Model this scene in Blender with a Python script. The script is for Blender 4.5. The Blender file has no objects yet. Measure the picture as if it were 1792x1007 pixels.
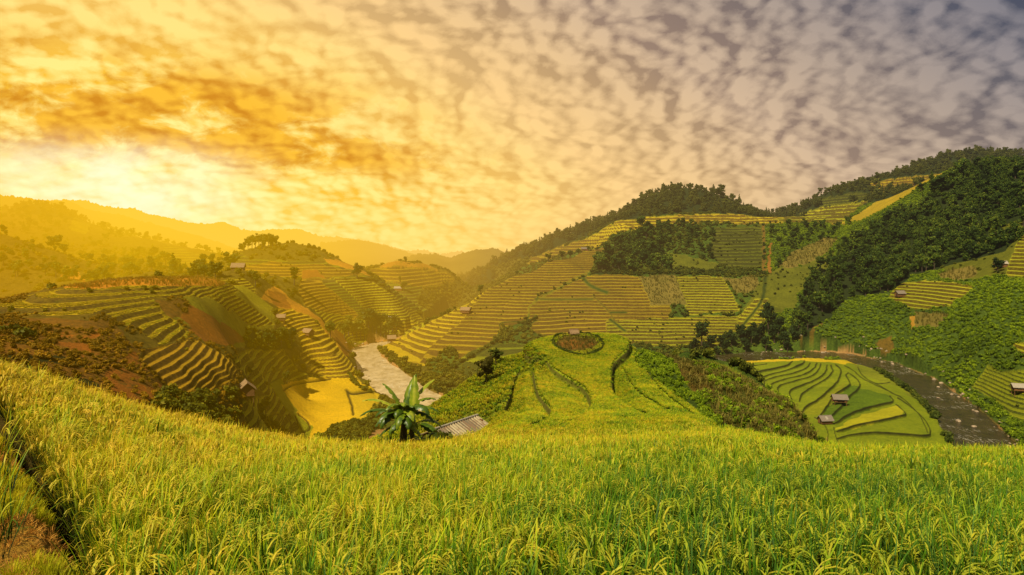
import time; T_0=time.time()
import bpy, math, random
import numpy as np
from mathutils import Vector, Matrix
random.seed(7)
rng = np.random.default_rng(7)
F = 1168.0; U0 = 896.0; V0 = 430.0          # survey constants: focal length in photo px, horizon row
scene = bpy.context.scene
COL = scene.collection

# ------------------------------------------------------------------ noise
_TAB = np.random.default_rng(99).random((256, 256)).astype(np.float32)
def vnoise(x, y, s=0):
    x = np.asarray(x, np.float32)+s*37.3; y = np.asarray(y, np.float32)+s*91.7
    xf = np.floor(x); yf = np.floor(y); xi = xf.astype(np.int32) & 255; yi = yf.astype(np.int32) & 255
    fx = x - xf; fy = y - yf
    fx = fx*fx*(3-2*fx); fy = fy*fy*(3-2*fy)
    x1 = (xi+1) & 255; y1 = (yi+1) & 255
    a = _TAB[xi, yi]; b = _TAB[x1, yi]; c = _TAB[xi, y1]; d = _TAB[x1, y1]
    return a+(b-a)*fx+(c-a+(a-b-c+d)*fx)*fy
def fbm(x, y, s=0, o=4):
    r = 0; a = 0.5; t = 0
    for k in range(o):
        r = r + a*vnoise(x*2**k, y*2**k, s+k*17); t += a; a *= 0.5
    return r/t*2-1

# ------------------------------------------------------------------ materials helpers
class NT:
    def __init__(s, tree): s.t = tree; s.n = tree.nodes; s.l = tree.links
    def node(s, typ, **kw):
        n = s.n.new(typ)
        for k, v in kw.items(): setattr(n, k, v)
        return n
    def link(s, a, b): s.l.new(a, b)
    def put(s, inp, v):
        if isinstance(v, bpy.types.NodeSocket): s.l.new(v, inp)
        elif v is not None: inp.default_value = v
    def math(s, op, a, b=None, c=None, clamp=False):
        n = s.node('ShaderNodeMath', operation=op, use_clamp=clamp)
        for i, v in enumerate((a, b, c)): s.put(n.inputs[i], v)
        return n.outputs[0]
    def mix(s, f, a, b, mode='MIX'):
        n = s.node('ShaderNodeMix', data_type='RGBA', blend_type=mode)
        s.put(n.inputs[0], f); s.put(n.inputs[6], a); s.put(n.inputs[7], b)
        return n.outputs[2]
    def ramp(s, f, stops, interp='LINEAR'):
        n = s.node('ShaderNodeValToRGB'); cr = n.color_ramp; cr.interpolation = interp
        while len(cr.elements) < len(stops): cr.elements.new(0.5)
        for e, (p, c) in zip(cr.elements, stops):
            e.position = p; e.color = (*c, 1) if len(c) == 3 else c
        s.put(n.inputs[0], f); return n.outputs[0]
    def noise(s, vec, scale, detail=4, rough=0.55, dist=0.0):
        n = s.node('ShaderNodeTexNoise')
        s.put(n.inputs['Vector'], vec); n.inputs['Scale'].default_value = scale
        n.inputs['Detail'].default_value = detail; n.inputs['Roughness'].default_value = rough
        n.inputs['Distortion'].default_value = dist
        return n.outputs['Fac']
    def maprange(s, v, a, b, c=0., d=1., smooth=False):
        n = s.node('ShaderNodeMapRange', interpolation_type='SMOOTHSTEP' if smooth else 'LINEAR')
        s.put(n.inputs[0], v)
        for i, x in enumerate((a, b, c, d)): s.put(n.inputs[i+1], x)
        return n.outputs[0]
C4 = lambda c: (c[0], c[1], c[2], 1.0)

# aerial haze painted as glow into every material by world position: golden toward the low sun, thin elsewhere
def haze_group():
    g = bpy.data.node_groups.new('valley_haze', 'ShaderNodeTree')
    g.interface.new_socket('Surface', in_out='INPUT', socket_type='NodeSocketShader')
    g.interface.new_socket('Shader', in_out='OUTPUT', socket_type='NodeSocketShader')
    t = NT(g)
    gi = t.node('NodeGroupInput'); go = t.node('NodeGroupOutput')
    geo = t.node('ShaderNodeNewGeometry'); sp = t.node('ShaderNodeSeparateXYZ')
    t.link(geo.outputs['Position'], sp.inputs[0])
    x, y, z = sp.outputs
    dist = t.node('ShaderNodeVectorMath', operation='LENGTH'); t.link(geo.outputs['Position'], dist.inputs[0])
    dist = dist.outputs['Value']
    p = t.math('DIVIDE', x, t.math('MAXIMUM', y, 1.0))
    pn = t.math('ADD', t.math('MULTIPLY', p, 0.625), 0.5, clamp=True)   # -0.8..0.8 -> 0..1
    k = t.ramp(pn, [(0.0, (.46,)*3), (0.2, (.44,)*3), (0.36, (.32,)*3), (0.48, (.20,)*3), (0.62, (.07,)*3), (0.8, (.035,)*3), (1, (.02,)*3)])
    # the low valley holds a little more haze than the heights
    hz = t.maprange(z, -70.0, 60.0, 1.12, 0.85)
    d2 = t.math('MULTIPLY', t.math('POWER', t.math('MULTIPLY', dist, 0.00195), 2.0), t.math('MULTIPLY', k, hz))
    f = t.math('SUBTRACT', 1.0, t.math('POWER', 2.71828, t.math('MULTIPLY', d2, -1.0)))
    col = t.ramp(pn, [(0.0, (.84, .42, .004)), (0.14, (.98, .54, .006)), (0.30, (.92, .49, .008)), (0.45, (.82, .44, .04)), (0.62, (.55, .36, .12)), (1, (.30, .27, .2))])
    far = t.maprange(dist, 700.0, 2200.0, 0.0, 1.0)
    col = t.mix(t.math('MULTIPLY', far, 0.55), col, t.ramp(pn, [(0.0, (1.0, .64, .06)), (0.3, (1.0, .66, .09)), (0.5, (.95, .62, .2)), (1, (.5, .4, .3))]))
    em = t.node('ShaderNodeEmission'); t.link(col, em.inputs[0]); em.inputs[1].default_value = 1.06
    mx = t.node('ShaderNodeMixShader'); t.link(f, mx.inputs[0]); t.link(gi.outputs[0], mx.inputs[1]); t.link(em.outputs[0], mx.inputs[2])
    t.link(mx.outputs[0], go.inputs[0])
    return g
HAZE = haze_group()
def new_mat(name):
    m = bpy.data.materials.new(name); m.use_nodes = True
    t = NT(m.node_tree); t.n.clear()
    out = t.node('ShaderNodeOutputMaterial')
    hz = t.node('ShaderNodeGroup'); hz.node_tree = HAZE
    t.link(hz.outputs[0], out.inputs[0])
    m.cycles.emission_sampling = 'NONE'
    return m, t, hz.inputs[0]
def principled(t, col, rough=0.8, normal=None, spec=0.3, metal=0.0):
    b = t.node('ShaderNodeBsdfPrincipled')
    t.put(b.inputs['Base Color'], C4(col) if isinstance(col, tuple) and len(col) == 3 else col)
    t.put(b.inputs['Roughness'], rough); t.put(b.inputs['Specular IOR Level'], spec); t.put(b.inputs['Metallic'], metal)
    if normal is not None: t.link(normal, b.inputs['Normal'])
    return b.outputs[0]
def bump(t, h, strength=0.5, distance=0.2):
    b = t.node('ShaderNodeBump'); b.inputs['Strength'].default_value = strength; b.inputs['Distance'].default_value = distance
    t.link(h, b.inputs['Height']); return b.outputs[0]
def pos(t): return t.node('ShaderNodeNewGeometry').outputs['Position']
def objrand(t): return t.node('ShaderNodeObjectInfo').outputs['Random']

# foliage: two greens, per plant and per leaf variation, some light through the leaf
def leaf_mat(name, dark, mid, light, transl=0.35, rough=0.6):
    m, t, out = new_mat(name)
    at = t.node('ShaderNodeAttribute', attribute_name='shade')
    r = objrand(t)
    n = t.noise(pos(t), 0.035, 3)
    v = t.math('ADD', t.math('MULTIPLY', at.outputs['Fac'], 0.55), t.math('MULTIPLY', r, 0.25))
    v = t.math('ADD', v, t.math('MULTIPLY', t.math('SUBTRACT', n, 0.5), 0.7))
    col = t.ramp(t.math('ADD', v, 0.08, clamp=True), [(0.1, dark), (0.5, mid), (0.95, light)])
    # warm backlight painted into the colour of leaves on the left side
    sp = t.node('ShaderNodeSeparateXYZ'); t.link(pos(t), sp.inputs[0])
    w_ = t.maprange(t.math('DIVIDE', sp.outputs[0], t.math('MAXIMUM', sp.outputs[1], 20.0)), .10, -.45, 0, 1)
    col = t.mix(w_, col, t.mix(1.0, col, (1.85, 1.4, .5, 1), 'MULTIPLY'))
    b = principled(t, col, rough, spec=0.12)
    tr = t.node('ShaderNodeBsdfTranslucent'); t.link(col, tr.inputs[0])
    mx = t.node('ShaderNodeMixShader'); mx.inputs[0].default_value = transl
    t.link(b, mx.inputs[1]); t.link(tr.outputs[0], mx.inputs[2]); t.link(mx.outputs[0], out)
    return m
def plain_mat(name, a, b, scale=8.0, rough=0.85, bumpd=0.03, aniso=None, metal=0.0):
    m, t, out = new_mat(name)
    tc = t.node('ShaderNodeTexCoord').outputs['Object']
    if aniso:
        mp = t.node('ShaderNodeMapping'); mp.inputs['Scale'].default_value = aniso
        t.link(tc, mp.inputs[0]); tc = mp.outputs[0]
    n = t.noise(tc, scale, 5, 0.65)
    col = t.mix(t.maprange(n, 0.3, 0.7), C4(a), C4(b))
    t.link(principled(t, col, rough, bump(t, n, 0.6, bumpd), metal=metal), out)
    return m

# ------------------------------------------------------------------ object helpers
def tag(o, label=None, cat=None, group=None, kind=None):
    if label: o['label'] = label
    if cat: o['category'] = cat
    if group: o['group'] = group
    if kind: o['kind'] = kind
    return o
def mesh_np(name, V, faces, mats, midx=None, attrs=None, smooth=True):
    """V (n,3); faces: list of (k,m) int arrays"""
    me = bpy.data.meshes.new(name)
    V = np.asarray(V, np.float32)
    faces = [np.asarray(f, np.int32) for f in faces if len(f)]
    nl = sum(f.size for f in faces); nf = sum(len(f) for f in faces)
    me.vertices.add(len(V)); me.vertices.foreach_set('co', V.ravel())
    me.loops.add(nl); me.loops.foreach_set('vertex_index', np.concatenate([f.ravel() for f in faces]))
    me.polygons.add(nf)
    tot = np.concatenate([np.full(len(f), f.shape[1], np.int32) for f in faces])
    st = np.concatenate([[0], np.cumsum(tot)[:-1]]).astype(np.int32)
    me.polygons.foreach_set('loop_start', st); me.polygons.foreach_set('loop_total', tot)
    if midx is not None: me.polygons.foreach_set('material_index', np.asarray(midx, np.int32))
    me.polygons.foreach_set('use_smooth', np.full(nf, smooth, bool))
    for m in (mats if isinstance(mats, (list, tuple)) else [mats]): me.materials.append(m)
    if attrs:
        for k, a in attrs.items():
            a = np.asarray(a, np.float32)
            if a.ndim == 2:
                at = me.attributes.new(k, 'FLOAT_COLOR', 'POINT')
                at.data.foreach_set('color', np.concatenate([a, np.ones((len(a), 1), np.float32)], 1).ravel())
            else:
                at = me.attributes.new(k, 'FLOAT', 'POINT'); at.data.foreach_set('value', a)
    me.update(calc_edges=True)
    return me
def obj(name, me, parent=None, loc=None, link=True):
    o = bpy.data.objects.new(name, me)
    if link: COL.objects.link(o)
    if parent is not None: o.parent = parent
    if loc is not None: o.location = loc
    return o
def empty(name, loc, rz=0.0, s=1.0):
    o = bpy.data.objects.new(name, None); COL.objects.link(o)
    o.location = loc; o.rotation_euler = (0, 0, rz); o.scale = (s, s, s); o.empty_display_size = 0.3
    return o
class MB:
    """mesh builder collecting boxes, tubes, quads"""
    def __init__(s): s.V = []; s.Q = []; s.T = []; s.n = 0
    def add(s, V, Q=(), T=()):
        V = np.asarray(V, float)
        s.V.append(V)
        for q in Q: s.Q.append([i+s.n for i in q])
        for q in T: s.T.append([i+s.n for i in q])
        s.n += len(V)
    def box(s, c, size, rot=None):
        x, y, z = [q/2 for q in size]
        P = np.array([(-x,-y,-z),(x,-y,-z),(x,y,-z),(-x,y,-z),(-x,-y,z),(x,-y,z),(x,y,z),(-x,y,z)])
        if rot is not None: P = P @ np.array(rot).T
        s.add(P+np.array(c), [(0,3,2,1),(4,5,6,7),(0,1,5,4),(1,2,6,5),(2,3,7,6),(3,0,4,7)])
    def tube(s, pts, rads, n=6, cap=True):
        pts = [np.array(p, float) for p in pts]; V = []
        for i, p in enumerate(pts):
            d = pts[min(i+1, len(pts)-1)]-pts[max(i-1, 0)]; d /= (np.linalg.norm(d)+1e-9)
            a = np.cross(d, (0.13, 0.97, 0.2)); a /= np.linalg.norm(a)+1e-9; b = np.cross(d, a)
            for k in range(n):
                t = 2*math.pi*k/n; V.append(p+rads[i]*(a*math.cos(t)+b*math.sin(t)))
        Q = [(i*n+k, i*n+(k+1) % n, (i+1)*n+(k+1) % n, (i+1)*n+k) for i in range(len(pts)-1) for k in range(n)]
        m = len(V); T = []
        if cap:
            V += [pts[0], pts[-1]]
            for k in range(n): T += [(m, (k+1) % n, k), (m+1, (len(pts)-1)*n+k, (len(pts)-1)*n+(k+1) % n)]
        s.add(V, Q, T)
    def mesh(s, name, mat, smooth=False, attrs=None):
        return mesh_np(name, np.concatenate(s.V), [np.array(s.Q), np.array(s.T)], mat, smooth=smooth, attrs=attrs)

# ------------------------------------------------------------------ survey of the terrain
# control points: (u, v, depth in m) read off the view, or hidden points given by height
P = []
def L(pts, step=45):
    for (a, b) in zip(pts[:-1], pts[1:]):
        n = max(1, int(round(math.hypot(a[0]-b[0], a[1]-b[1])/step)))
        for k in range(n):
            t = k/n
            P.append([a[i]*(1-t)+b[i]*t for i in range(3)])
    P.append(list(pts[-1]))
def Pt(*pts):
    for p in pts: P.append(list(p))
def Hz(*pts):      # (u, z, depth)
    for u, z, d in pts: P.append([u, V0-F*z/d, d])
EDGE = [(-200,600,24),(-100,622,25),(0,645,26),(103,677,28),(195,704,30),(279,727,31),(335,741,32),(418,760,34),(500,773,36),(600,782,38),(700,786,39),(763,783,40),(830,764,44),(900,768,43),(1000,770,43),(1100,766,43),(1200,756,45),(1250,750,48),(1300,762,46),(1400,780,42),(1460,788,40),(1550,792,38),(1650,791,38),(1792,792,38),(2000,794,38)]
EDGE = [(u, v+0.70*F/d-7, d) for u, v, d in EDGE]
EA = np.array(EDGE, float)
edge_v = lambda u: np.interp(u, EA[:,0], EA[:,1]); edge_d = lambda u: np.interp(u, EA[:,0], EA[:,2])
for u in range(-200, 2001, 110):
    de = float(edge_d(u)); ze = -(float(edge_v(u))-V0)/F*de
    z9 = -4.42 - 0.25*max(0, min(1, (u-100)/500))*0
    for d in (3.2, 4.2, 5.5, 7, 9, 12, 16, 21, 27, 33):
        if d < de-3:
            z = z9+(ze-z9)*(d-9)/(de-9)
            P.append([u, V0-F*z/d, d])
L(EDGE, 60)
# knoll
L([(900,748,48),(1000,751,48),(1100,747,48),(1200,738,50)])
L([(880,728,57),(930,724,57),(1000,724,57),(1100,720,57),(1180,712,58),(1230,728,57)])
L([(895,690,70),(960,690,70),(1030,690,70),(1100,688,70),(1160,680,71)])
L([(915,652,82),(960,657,81),(1030,657,81),(1090,655,81),(1130,648,84)])
L([(940,622,92),(980,630,92),(1030,632,92),(1080,627,92),(1105,620,94)])
L([(940,604,100),(980,606,101),(1050,606,101),(1090,602,101)])
L([(938,597,105),(960,590,109),(1000,587,111),(1060,587,111),(1092,592,108),(1108,606,103)])
Hz((935,-21,120),(1000,-24,127),(1060,-24,127),(1110,-23,123),(950,-48,170),(1050,-48,170),(1000,-62,240),(1100,-62,260),(950,-62,300),(1050,-62,330),(1150,-62,320))
L([(905,615,104),(850,644,101),(800,682,97),(765,704,93),(728,733,84),(695,765,68)])
Pt((850,690,84),(820,722,72),(800,800,60),(770,802,58),(775,790,64),(860,752,53),(880,660,92),(770,740,72))
Hz((880,-26,125),(820,-30,122),(760,-33,118),(700,-30,100),(640,-18,55),(560,-18,55),(700,-18,52))
Hz((860,-48,165),(780,-50,165),(700,-50,160),(620,-38,110),(540,-34,100),(480,-27,80),(620,-54,160),(540,-52,150))
Hz((760,-62,220),(860,-64,240),(920,-64,300),(860,-64,290))
# right flank
L([(1112,612,104),(1180,634,112),(1260,650,116),(1330,688,100),(1400,724,82),(1440,774,62)])
Pt((1180,690,75),(1240,700,76),(1250,740,60),(1300,745,58),(1300,700,82),(1350,760,55),(1380,745,66),(1200,650,98))
Hz((1180,-34,140),(1280,-40,145),(1360,-42,130),(1420,-38,105),(1470,-30,80))
L([(1195,622,150),(1240,628,152),(1290,645,150),(1330,668,148),(1380,700,140)])
Hz((1200,-50,190),(1290,-56,200),(1360,-58,180),(1420,-56,155),(1500,-48,120),(1600,-48,120),(1700,-48,120),(1850,-46,120),(2000,-44,120),(1500,-20,55),(1700,-20,55),(1900,-20,55),(1450,-20,52))
Hz((1500,-59,170),(1600,-60,170),(1700,-61,165),(1850,-60,160))
# right valley floor z -58..-60
for (u, z, d) in [(1280,-59,340),(1330,-58.5,330),(1400,-58.5,340),(1480,-58.5,345),(1400,-58,290),(1500,-58.5,290),(1560,-59,300),(1430,-58,250),(1520,-58,250),(1600,-59.5,265),(1440,-58,210),(1540,-58.5,210),(1640,-60,205),(1640,-60,235),(1700,-63,215),(1650,-63,250),(1600,-63,290),(1500,-63,350),(1750,-63,205),(1350,-63,366),(1230,-60,300),(1220,-61,340),(1430,-63,362)]: Hz((u, z, d))
# far bank of the right river and hillside above
L([(1250,622,378),(1340,617,384),(1480,620,376),(1560,635,348),(1620,660,311),(1700,698,268),(1775,758,222),(1900,840,180)])
L([(1792,705,240),(1900,700,235)]); L([(1792,650,252),(1950,640,240)])
L([(1480,580,390),(1560,590,365),(1640,605,325),(1700,620,290),(1792,615,262),(1950,610,245)])
L([(1440,540,420),(1500,520,430),(1600,520,400),(1700,520,355),(1792,505,325),(1950,490,300)])
L([(1440,480,480),(1500,450,500),(1600,450,470),(1700,450,430),(1792,430,400),(1950,400,370)])
L([(1500,405,560),(1600,395,530),(1700,380,500),(1792,360,470),(1950,340,440)])
L([(1480,402,585),(1530,380,580),(1560,367,575),(1600,342,570),(1640,318,565),(1665,308,560),(1730,304,560),(1792,301,560),(1950,295,560)])
Pt((1700,312,700),(1792,312,700),(1950,305,700),(1620,330,660))
# central hillside
L([(1100,600,392),(1200,608,386),(1290,598,398),(1330,602,392)])
L([(660,607,405),(700,592,415),(745,572,425),(800,539,445),(850,507,470),(900,482,495),(960,457,525),(1020,440,552),(1080,422,580)])
L([(700,622,378),(760,645,332),(830,655,312),(900,648,325)])
L([(740,608,380),(820,600,382),(900,600,380),(1000,600,388),(1100,600,392)],60)
L([(820,560,418),(900,555,418),(1000,560,422),(1100,560,425),(1200,560,425),(1290,545,430)],60)
L([(880,535,440),(960,515,452),(1040,520,450),(1120,520,452),(1200,518,453),(1310,510,455)],60)
L([(940,495,475),(1030,481,490),(1150,479,492),(1300,482,485),(1345,485,490)],60)
L([(1030,468,515),(1100,469,522),(1200,466,532),(1300,468,525)],60)
L([(1080,432,570),(1150,430,572),(1230,425,575),(1300,425,570),(1350,430,560)],60)
L([(1090,405,610),(1150,398,615),(1250,393,625),(1340,395,620),(1400,400,600),(1450,410,590)],60)
L([(1070,392,645),(1110,385,650),(1180,379,665),(1250,376,680),(1330,380,670),(1400,384,650),(1480,388,635)],60)
L([(1480,380,650),(1540,358,640),(1600,326,630),(1640,306,625)],60)
L([(870,458,780),(910,442,760),(950,429,740),(1000,409,720),(1040,403,705),(1062,392,710),(1085,384,735),(1110,369,755),(1150,338,775),(1180,327,782),(1220,333,780),(1280,350,770),(1310,368,760),(1332,385,745)],35)
Pt((1180,352,735),(1120,370,710),(1240,356,730),(960,448,690),(900,465,690),(1030,425,640))
L([(880,500,620),(920,480,620),(980,455,620),(1040,432,625)])
Hz((800,-60,520),(850,-55,530),(900,-45,550),(960,-30,570),(1030,-12,600),(760,-62,480))
L([(1338,388,800),(1400,362,840),(1460,335,860),(1520,315,870),(1560,309,885),(1600,293,900),(1650,277,920),(1710,267,940),(1760,273,940),(1820,278,940),(1950,305,940)],45)
Pt((1450,375,730),(1520,352,740),(1600,315,760),(1400,380,700),(1700,295,800),(1850,300,800))
L([(1350,520,450),(1380,560,415),(1340,600,396)]); L([(1400,430,550),(1440,425,550)]); L([(1380,470,500),(1410,500,455),(1430,540,415),(1420,590,385)])
L([(1360,450,530),(1350,480,480),(1330,540,425)])
Hz((870,-50,1000),(940,-30,1000),(1000,-10,1000),(1180,20,1000),(1330,20,1000),(1500,60,1050),(1700,90,1050),(1900,80,1050),(700,-60,1000),(500,-60,1000))
# left slope and terraced hill
L([(-200,640,75),(0,650,75),(103,680,78),(195,708,82),(279,730,88),(335,742,96),(400,752,118),(440,758,140),(480,764,180)])
Hz((-100,-14,42),(50,-14,44),(150,-15,46),(250,-17,48),(350,-19,52),(430,-20,55))
Hz((-100,-15,58),(100,-18,62),(250,-21,66),(400,-28,85))
L([(-150,600,92),(0,600,95),(100,620,98),(200,640,104),(270,655,112),(300,690,112),(360,697,125),(400,692,140),(428,690,160)])
L([(270,650,116),(330,660,124),(400,655,145),(425,650,160)])
L([(-150,560,118),(0,560,120),(100,578,118),(180,575,124),(240,590,130),(300,600,138),(350,610,150),(390,622,162)])
L([(-150,545,135),(40,548,138),(170,550,140),(260,565,150),(310,570,160),(360,590,172),(400,605,180)])
L([(-150,540,145),(15,533,150),(60,522,158),(110,513,168),(200,507,175),(290,509,182),(340,520,190)])
L([(-150,540,160),(-60,535,165),(0,528,170),(50,515,178),(110,503,190),(180,494,205),(250,489,218),(330,488,228),(380,490,245),(400,496,258),(425,508,268)])
L([(345,520,195),(380,522,222),(400,540,228),(440,562,252),(480,590,264)]); L([(400,512,248),(440,535,266),(482,566,278)]); L([(400,580,203),(440,600,234)])
Pt((470,610,250),(420,630,180),(450,640,208),(520,620,280))
Hz((-100,-35,260),(50,-34,260),(150,-36,270),(250,-36,290),(340,-30,290))
L([(371,488,300),(430,487,310)]); L([(405,508,275),(446,532,288),(470,520,318)])
L([(490,546,302),(520,574,302),(545,592,304)]); L([(556,545,335),(575,575,338),(600,605,345)])
L([(523,586,296),(560,610,298),(590,630,298),(620,655,298)])
L([(560,650,292),(600,662,290),(640,666,291)])
L([(430,618,218),(470,638,238),(500,655,256)]); L([(445,700,180),(480,705,206),(500,740,206),(540,765,202)]); L([(450,722,172),(480,745,195)])
for (u, z, d) in [(520,-57.5,262),(560,-58.5,262),(620,-59,270),(540,-58,230),(600,-58.5,230),(650,-59,235),(600,-58,205),(680,-60,205),(520,-57,205),(660,-59.5,255),(690,-64,255),(650,-64,310),(630,-64,380),(730,-64,300),(740,-64,270)]: Hz((u, z, d))
L([(625,603,412),(680,592,440),(745,577,485),(790,560,555),(800,545,630)])
L([(450,480,330),(500,520,335),(530,545,345),(560,570,350),(600,592,385)])
L([(470,500,350),(520,497,390),(560,500,420),(630,520,440),(690,550,455),(735,572,482)])
L([(560,530,400),(620,555,425),(680,585,448)])
L([(460,482,440),(530,488,455),(600,482,460),(640,480,482),(680,500,485),(725,532,500),(765,558,540)])
L([(355,478,470),(390,457,495),(420,440,515),(460,431,535),(500,427,545),(540,433,545),(580,448,540),(610,464,530),(640,478,520)],35)
Pt((420,470,470),(500,460,480),(560,465,480)); Hz((400,-45,640),(500,-45,660),(600,-45,640),(660,-50,560))
L([(640,480,570),(665,466,600),(690,458,620),(740,461,640),(790,478,650),(825,500,660),(833,512,640),(800,545,632)],35)
Pt((740,505,590),(700,490,570),(780,525,610)); Hz((700,-50,760),(800,-55,760),(850,-58,700))
# far left hill
L([(-200,405,880),(-60,386,880),(0,372,880),(60,361,880),(100,364,870),(140,383,855),(180,403,840),(250,418,800),(300,428,780),(370,444,740),(412,463,700)],35)
L([(0,430,650),(100,430,680),(200,450,650),(300,462,600),(380,475,560)],60)
L([(-150,400,520),(0,409,520),(60,428,510),(110,446,500),(150,475,480),(185,494,460)],35)
Hz((0,-10,600),(120,-20,600),(0,40,1000),(200,10,1000),(350,-20,1000))
L([(-100,495,420),(60,490,425),(170,497,420),(260,478,440),(350,482,430)],60)
P = np.array(P, float)
# ---- interpolate (multiquadric) in (column, log depth)
CX, CL = 1/190.0, 4.6
def rbf_fit(P):
    X = np.c_[P[:,0]*CX, np.log(P[:,2])*CL]; T = V0-P[:,1]
    n = len(X); D = np.sqrt(((X[:,None]-X[None])**2).sum(-1)+RC*RC)
    A = np.zeros((n+3, n+3)); A[:n,:n] = D - np.eye(n)*0.012; A[:n,n] = 1; A[:n,n+1:] = X; A[n,:n] = 1; A[n+1:,:n] = X.T
    return X, np.linalg.solve(A, np.r_[T, 0, 0, 0])
RC = 0.07
_, idx = np.unique(np.round(P[:, [0, 2]]/[4, 1]*[1, 1.0]).astype(int)[:, 0]*100000+np.round(P[:, 2]*2).astype(int), return_index=True)
P = P[np.sort(idx)]
XC, W = rbf_fit(P)
U = np.arange(-120, 1913, 1.55)
def seg(a, b, s): return np.exp(np.arange(math.log(a), math.log(b), s))
D = np.concatenate([seg(3.6, 40, .025), seg(40, 115, .0065), seg(115, 185, .0032), seg(185, 600, .0021), seg(600, 1000, .005)])
NU, ND = len(U), len(D)
def rbf_eval(u, d):
    x = (u*CX).astype(np.float32); l = (np.log(d)*CL).astype(np.float32); out = np.empty(len(x), np.float32)
    n = len(XC); Xf = XC.astype(np.float32); Wf = W.astype(np.float64)
    for i in range(0, len(x), 60000):
        xx = x[i:i+60000]; ll = l[i:i+60000]
        r = np.sqrt((xx[:,None]-Xf[None,:,0])**2+(ll[:,None]-Xf[None,:,1])**2+np.float32(RC*RC))
        out[i:i+60000] = r @ Wf[:n].astype(np.float32) + Wf[n]+Wf[n+1]*xx+Wf[n+2]*ll
    return out
# evaluate on a half resolution lattice, then refine
Uc = U[::4]; Uc = np.r_[Uc, U[-1]] if Uc[-1] != U[-1] else Uc
Dc = D[::3]; Dc = np.r_[Dc, D[-1]] if Dc[-1] != D[-1] else Dc
gu, gd = np.meshgrid(Uc, Dc)
Tc = rbf_eval(gu.ravel(), gd.ravel()).reshape(len(Dc), len(Uc))
tmp = np.empty((len(Dc), NU)); 
for i in range(len(Dc)): tmp[i] = np.interp(U, Uc, Tc[i])
TT = np.empty((ND, NU)); k = np.searchsorted(Dc, D, side='right')-1; k = np.clip(k, 0, len(Dc)-2)
w = (np.log(D)-np.log(Dc[k]))/(np.log(Dc[k+1])-np.log(Dc[k])); TT = tmp[k]*(1-w[:,None])+tmp[k+1]*w[:,None]
UU, DD = np.meshgrid(U, D)
Z0 = TT*DD/F
XX = (UU-U0)/F*DD
# organic relief
amp = np.interp(DD, [0, 40, 100, 200, 500, 1000], [0.03, 0.06, .25, .7, 1.6, 7.0])
sc = np.interp(D, [0, 100, 300, 1000], [1/8., 1/14., 1/26., 1/60.])
Z0 = Z0+amp*fbm(XX/28.0, DD/28.0, 5, 4)
# ------------------------------------------------------------------ land cover
def in_poly(x, y, poly):
    poly = np.array(poly, float); inside = np.zeros(x.shape, bool); n = len(poly); j = n-1
    for i in range(n):
        xi, yi = poly[i]; xj, yj = poly[j]
        if yi != yj:
            c = ((yi > y) != (yj > y)) & (x < (xj-xi)*(y-yi)/(yj-yi)+xi); inside ^= c
        j = i
    return inside
def line_dist(x, y, pts):
    d = np.full(x.shape, 1e9)
    for (a, b) in zip(pts[:-1], pts[1:]):
        ax, ay = a; bx, by = b; vx, vy = bx-ax, by-ay; L2 = vx*vx+vy*vy+1e-9
        t = np.clip(((x-ax)*vx+(y-ay)*vy)/L2, 0, 1)
        d = np.minimum(d, np.hypot(x-ax-t*vx, y-ay-t*vy))
    return d
def spline(pts, n=6):
    p = np.array([pts[0]]+list(pts)+[pts[-1]], float); out = []
    for i in range(1, len(p)-2):
        for k in range(n):
            t = k/n
            out.append(0.5*((2*p[i])+(-p[i-1]+p[i+1])*t+(2*p[i-1]-5*p[i]+4*p[i+1]-p[i+2])*t*t+(-p[i-1]+3*p[i]-3*p[i+1]+p[i+2])*t**3))
    out.append(p[-2]); return [tuple(q) for q in out]
def zo(x0, y0, s, pts): return [(x0+x/s, y0+y/s) for x, y in pts]
ZS = 3.584
WATER = -61.5
# river channel, drawn in plan: pixel rows here stand for distances on the water plane
RIV_L = [(745,590),(700,594),(668,598),(640,604),(616,612),(615,622),(622,645),(640,672),(668,688),(700,706),(740,735),(760,760),(900,790),(1000,740),(1100,690),(1180,655),(1260,640),(1300,634),(1400,629),(1480,631),(1535,648),(1590,680),(1636,724),(1665,775),(1680,830),(1700,900)]
RIV_R = [(760,582),(720,588),(690,596),(668,606),(655,612),(664,624),(690,644),(715,662),(745,682),(770,697),(800,712),(850,722),(920,715),(1000,690),(1080,660),(1160,635),(1240,624),(1300,618),(1400,615),(1490,620),(1565,636),(1630,662),(1695,706),(1740,745),(1775,778),(1800,830),(1840,900)]
RIVER_POLY = RIV_L+RIV_R[::-1]
FAR_POOL = [(735,571),(758,560),(772,552),(782,548),(798,548),(790,556),(775,566),(752,577)]
VR = V0-F*WATER/DD
rv = in_poly(UU+4*fbm(XX/9, DD/9, 3), VR+3*fbm(XX/9, DD/9, 9), RIVER_POLY) & (DD > 120)
rv |= in_poly(UU, VR, FAR_POOL) & (DD > 400)
def blur(a, n=2):
    a = a.astype(np.float32)
    for _ in range(n):
        b = a.copy(); b[1:-1] = (a[:-2]+a[1:-1]*2+a[2:])/4; a = b.copy(); a[:,1:-1] = (b[:,:-2]+b[:,1:-1]*2+b[:,2:])/4
    return a
rvb = blur(rv, 5)
lowz = -60.6+0.35*fbm(XX/12, DD/12, 21)
valley = DD > 118
Z0 = np.where(valley & (rvb < 0.02), np.maximum(Z0, lowz), Z0)
Z0 = np.where(rvb > 0.02, np.minimum(Z0, -60.6)*(1-rvb)+rvb*(-64.5), Z0)
VV = V0-F*Z0/DD                       # the survey row of every ground point
# a little wander so that no boundary is ruler straight
wu = UU+5*fbm(XX/7.0, DD/7.0, 31, 3)*np.clip(300/DD, .3, 1.5); wv = VV+3.5*fbm(XX/7.0+50, DD/7.0, 37, 3)

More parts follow.
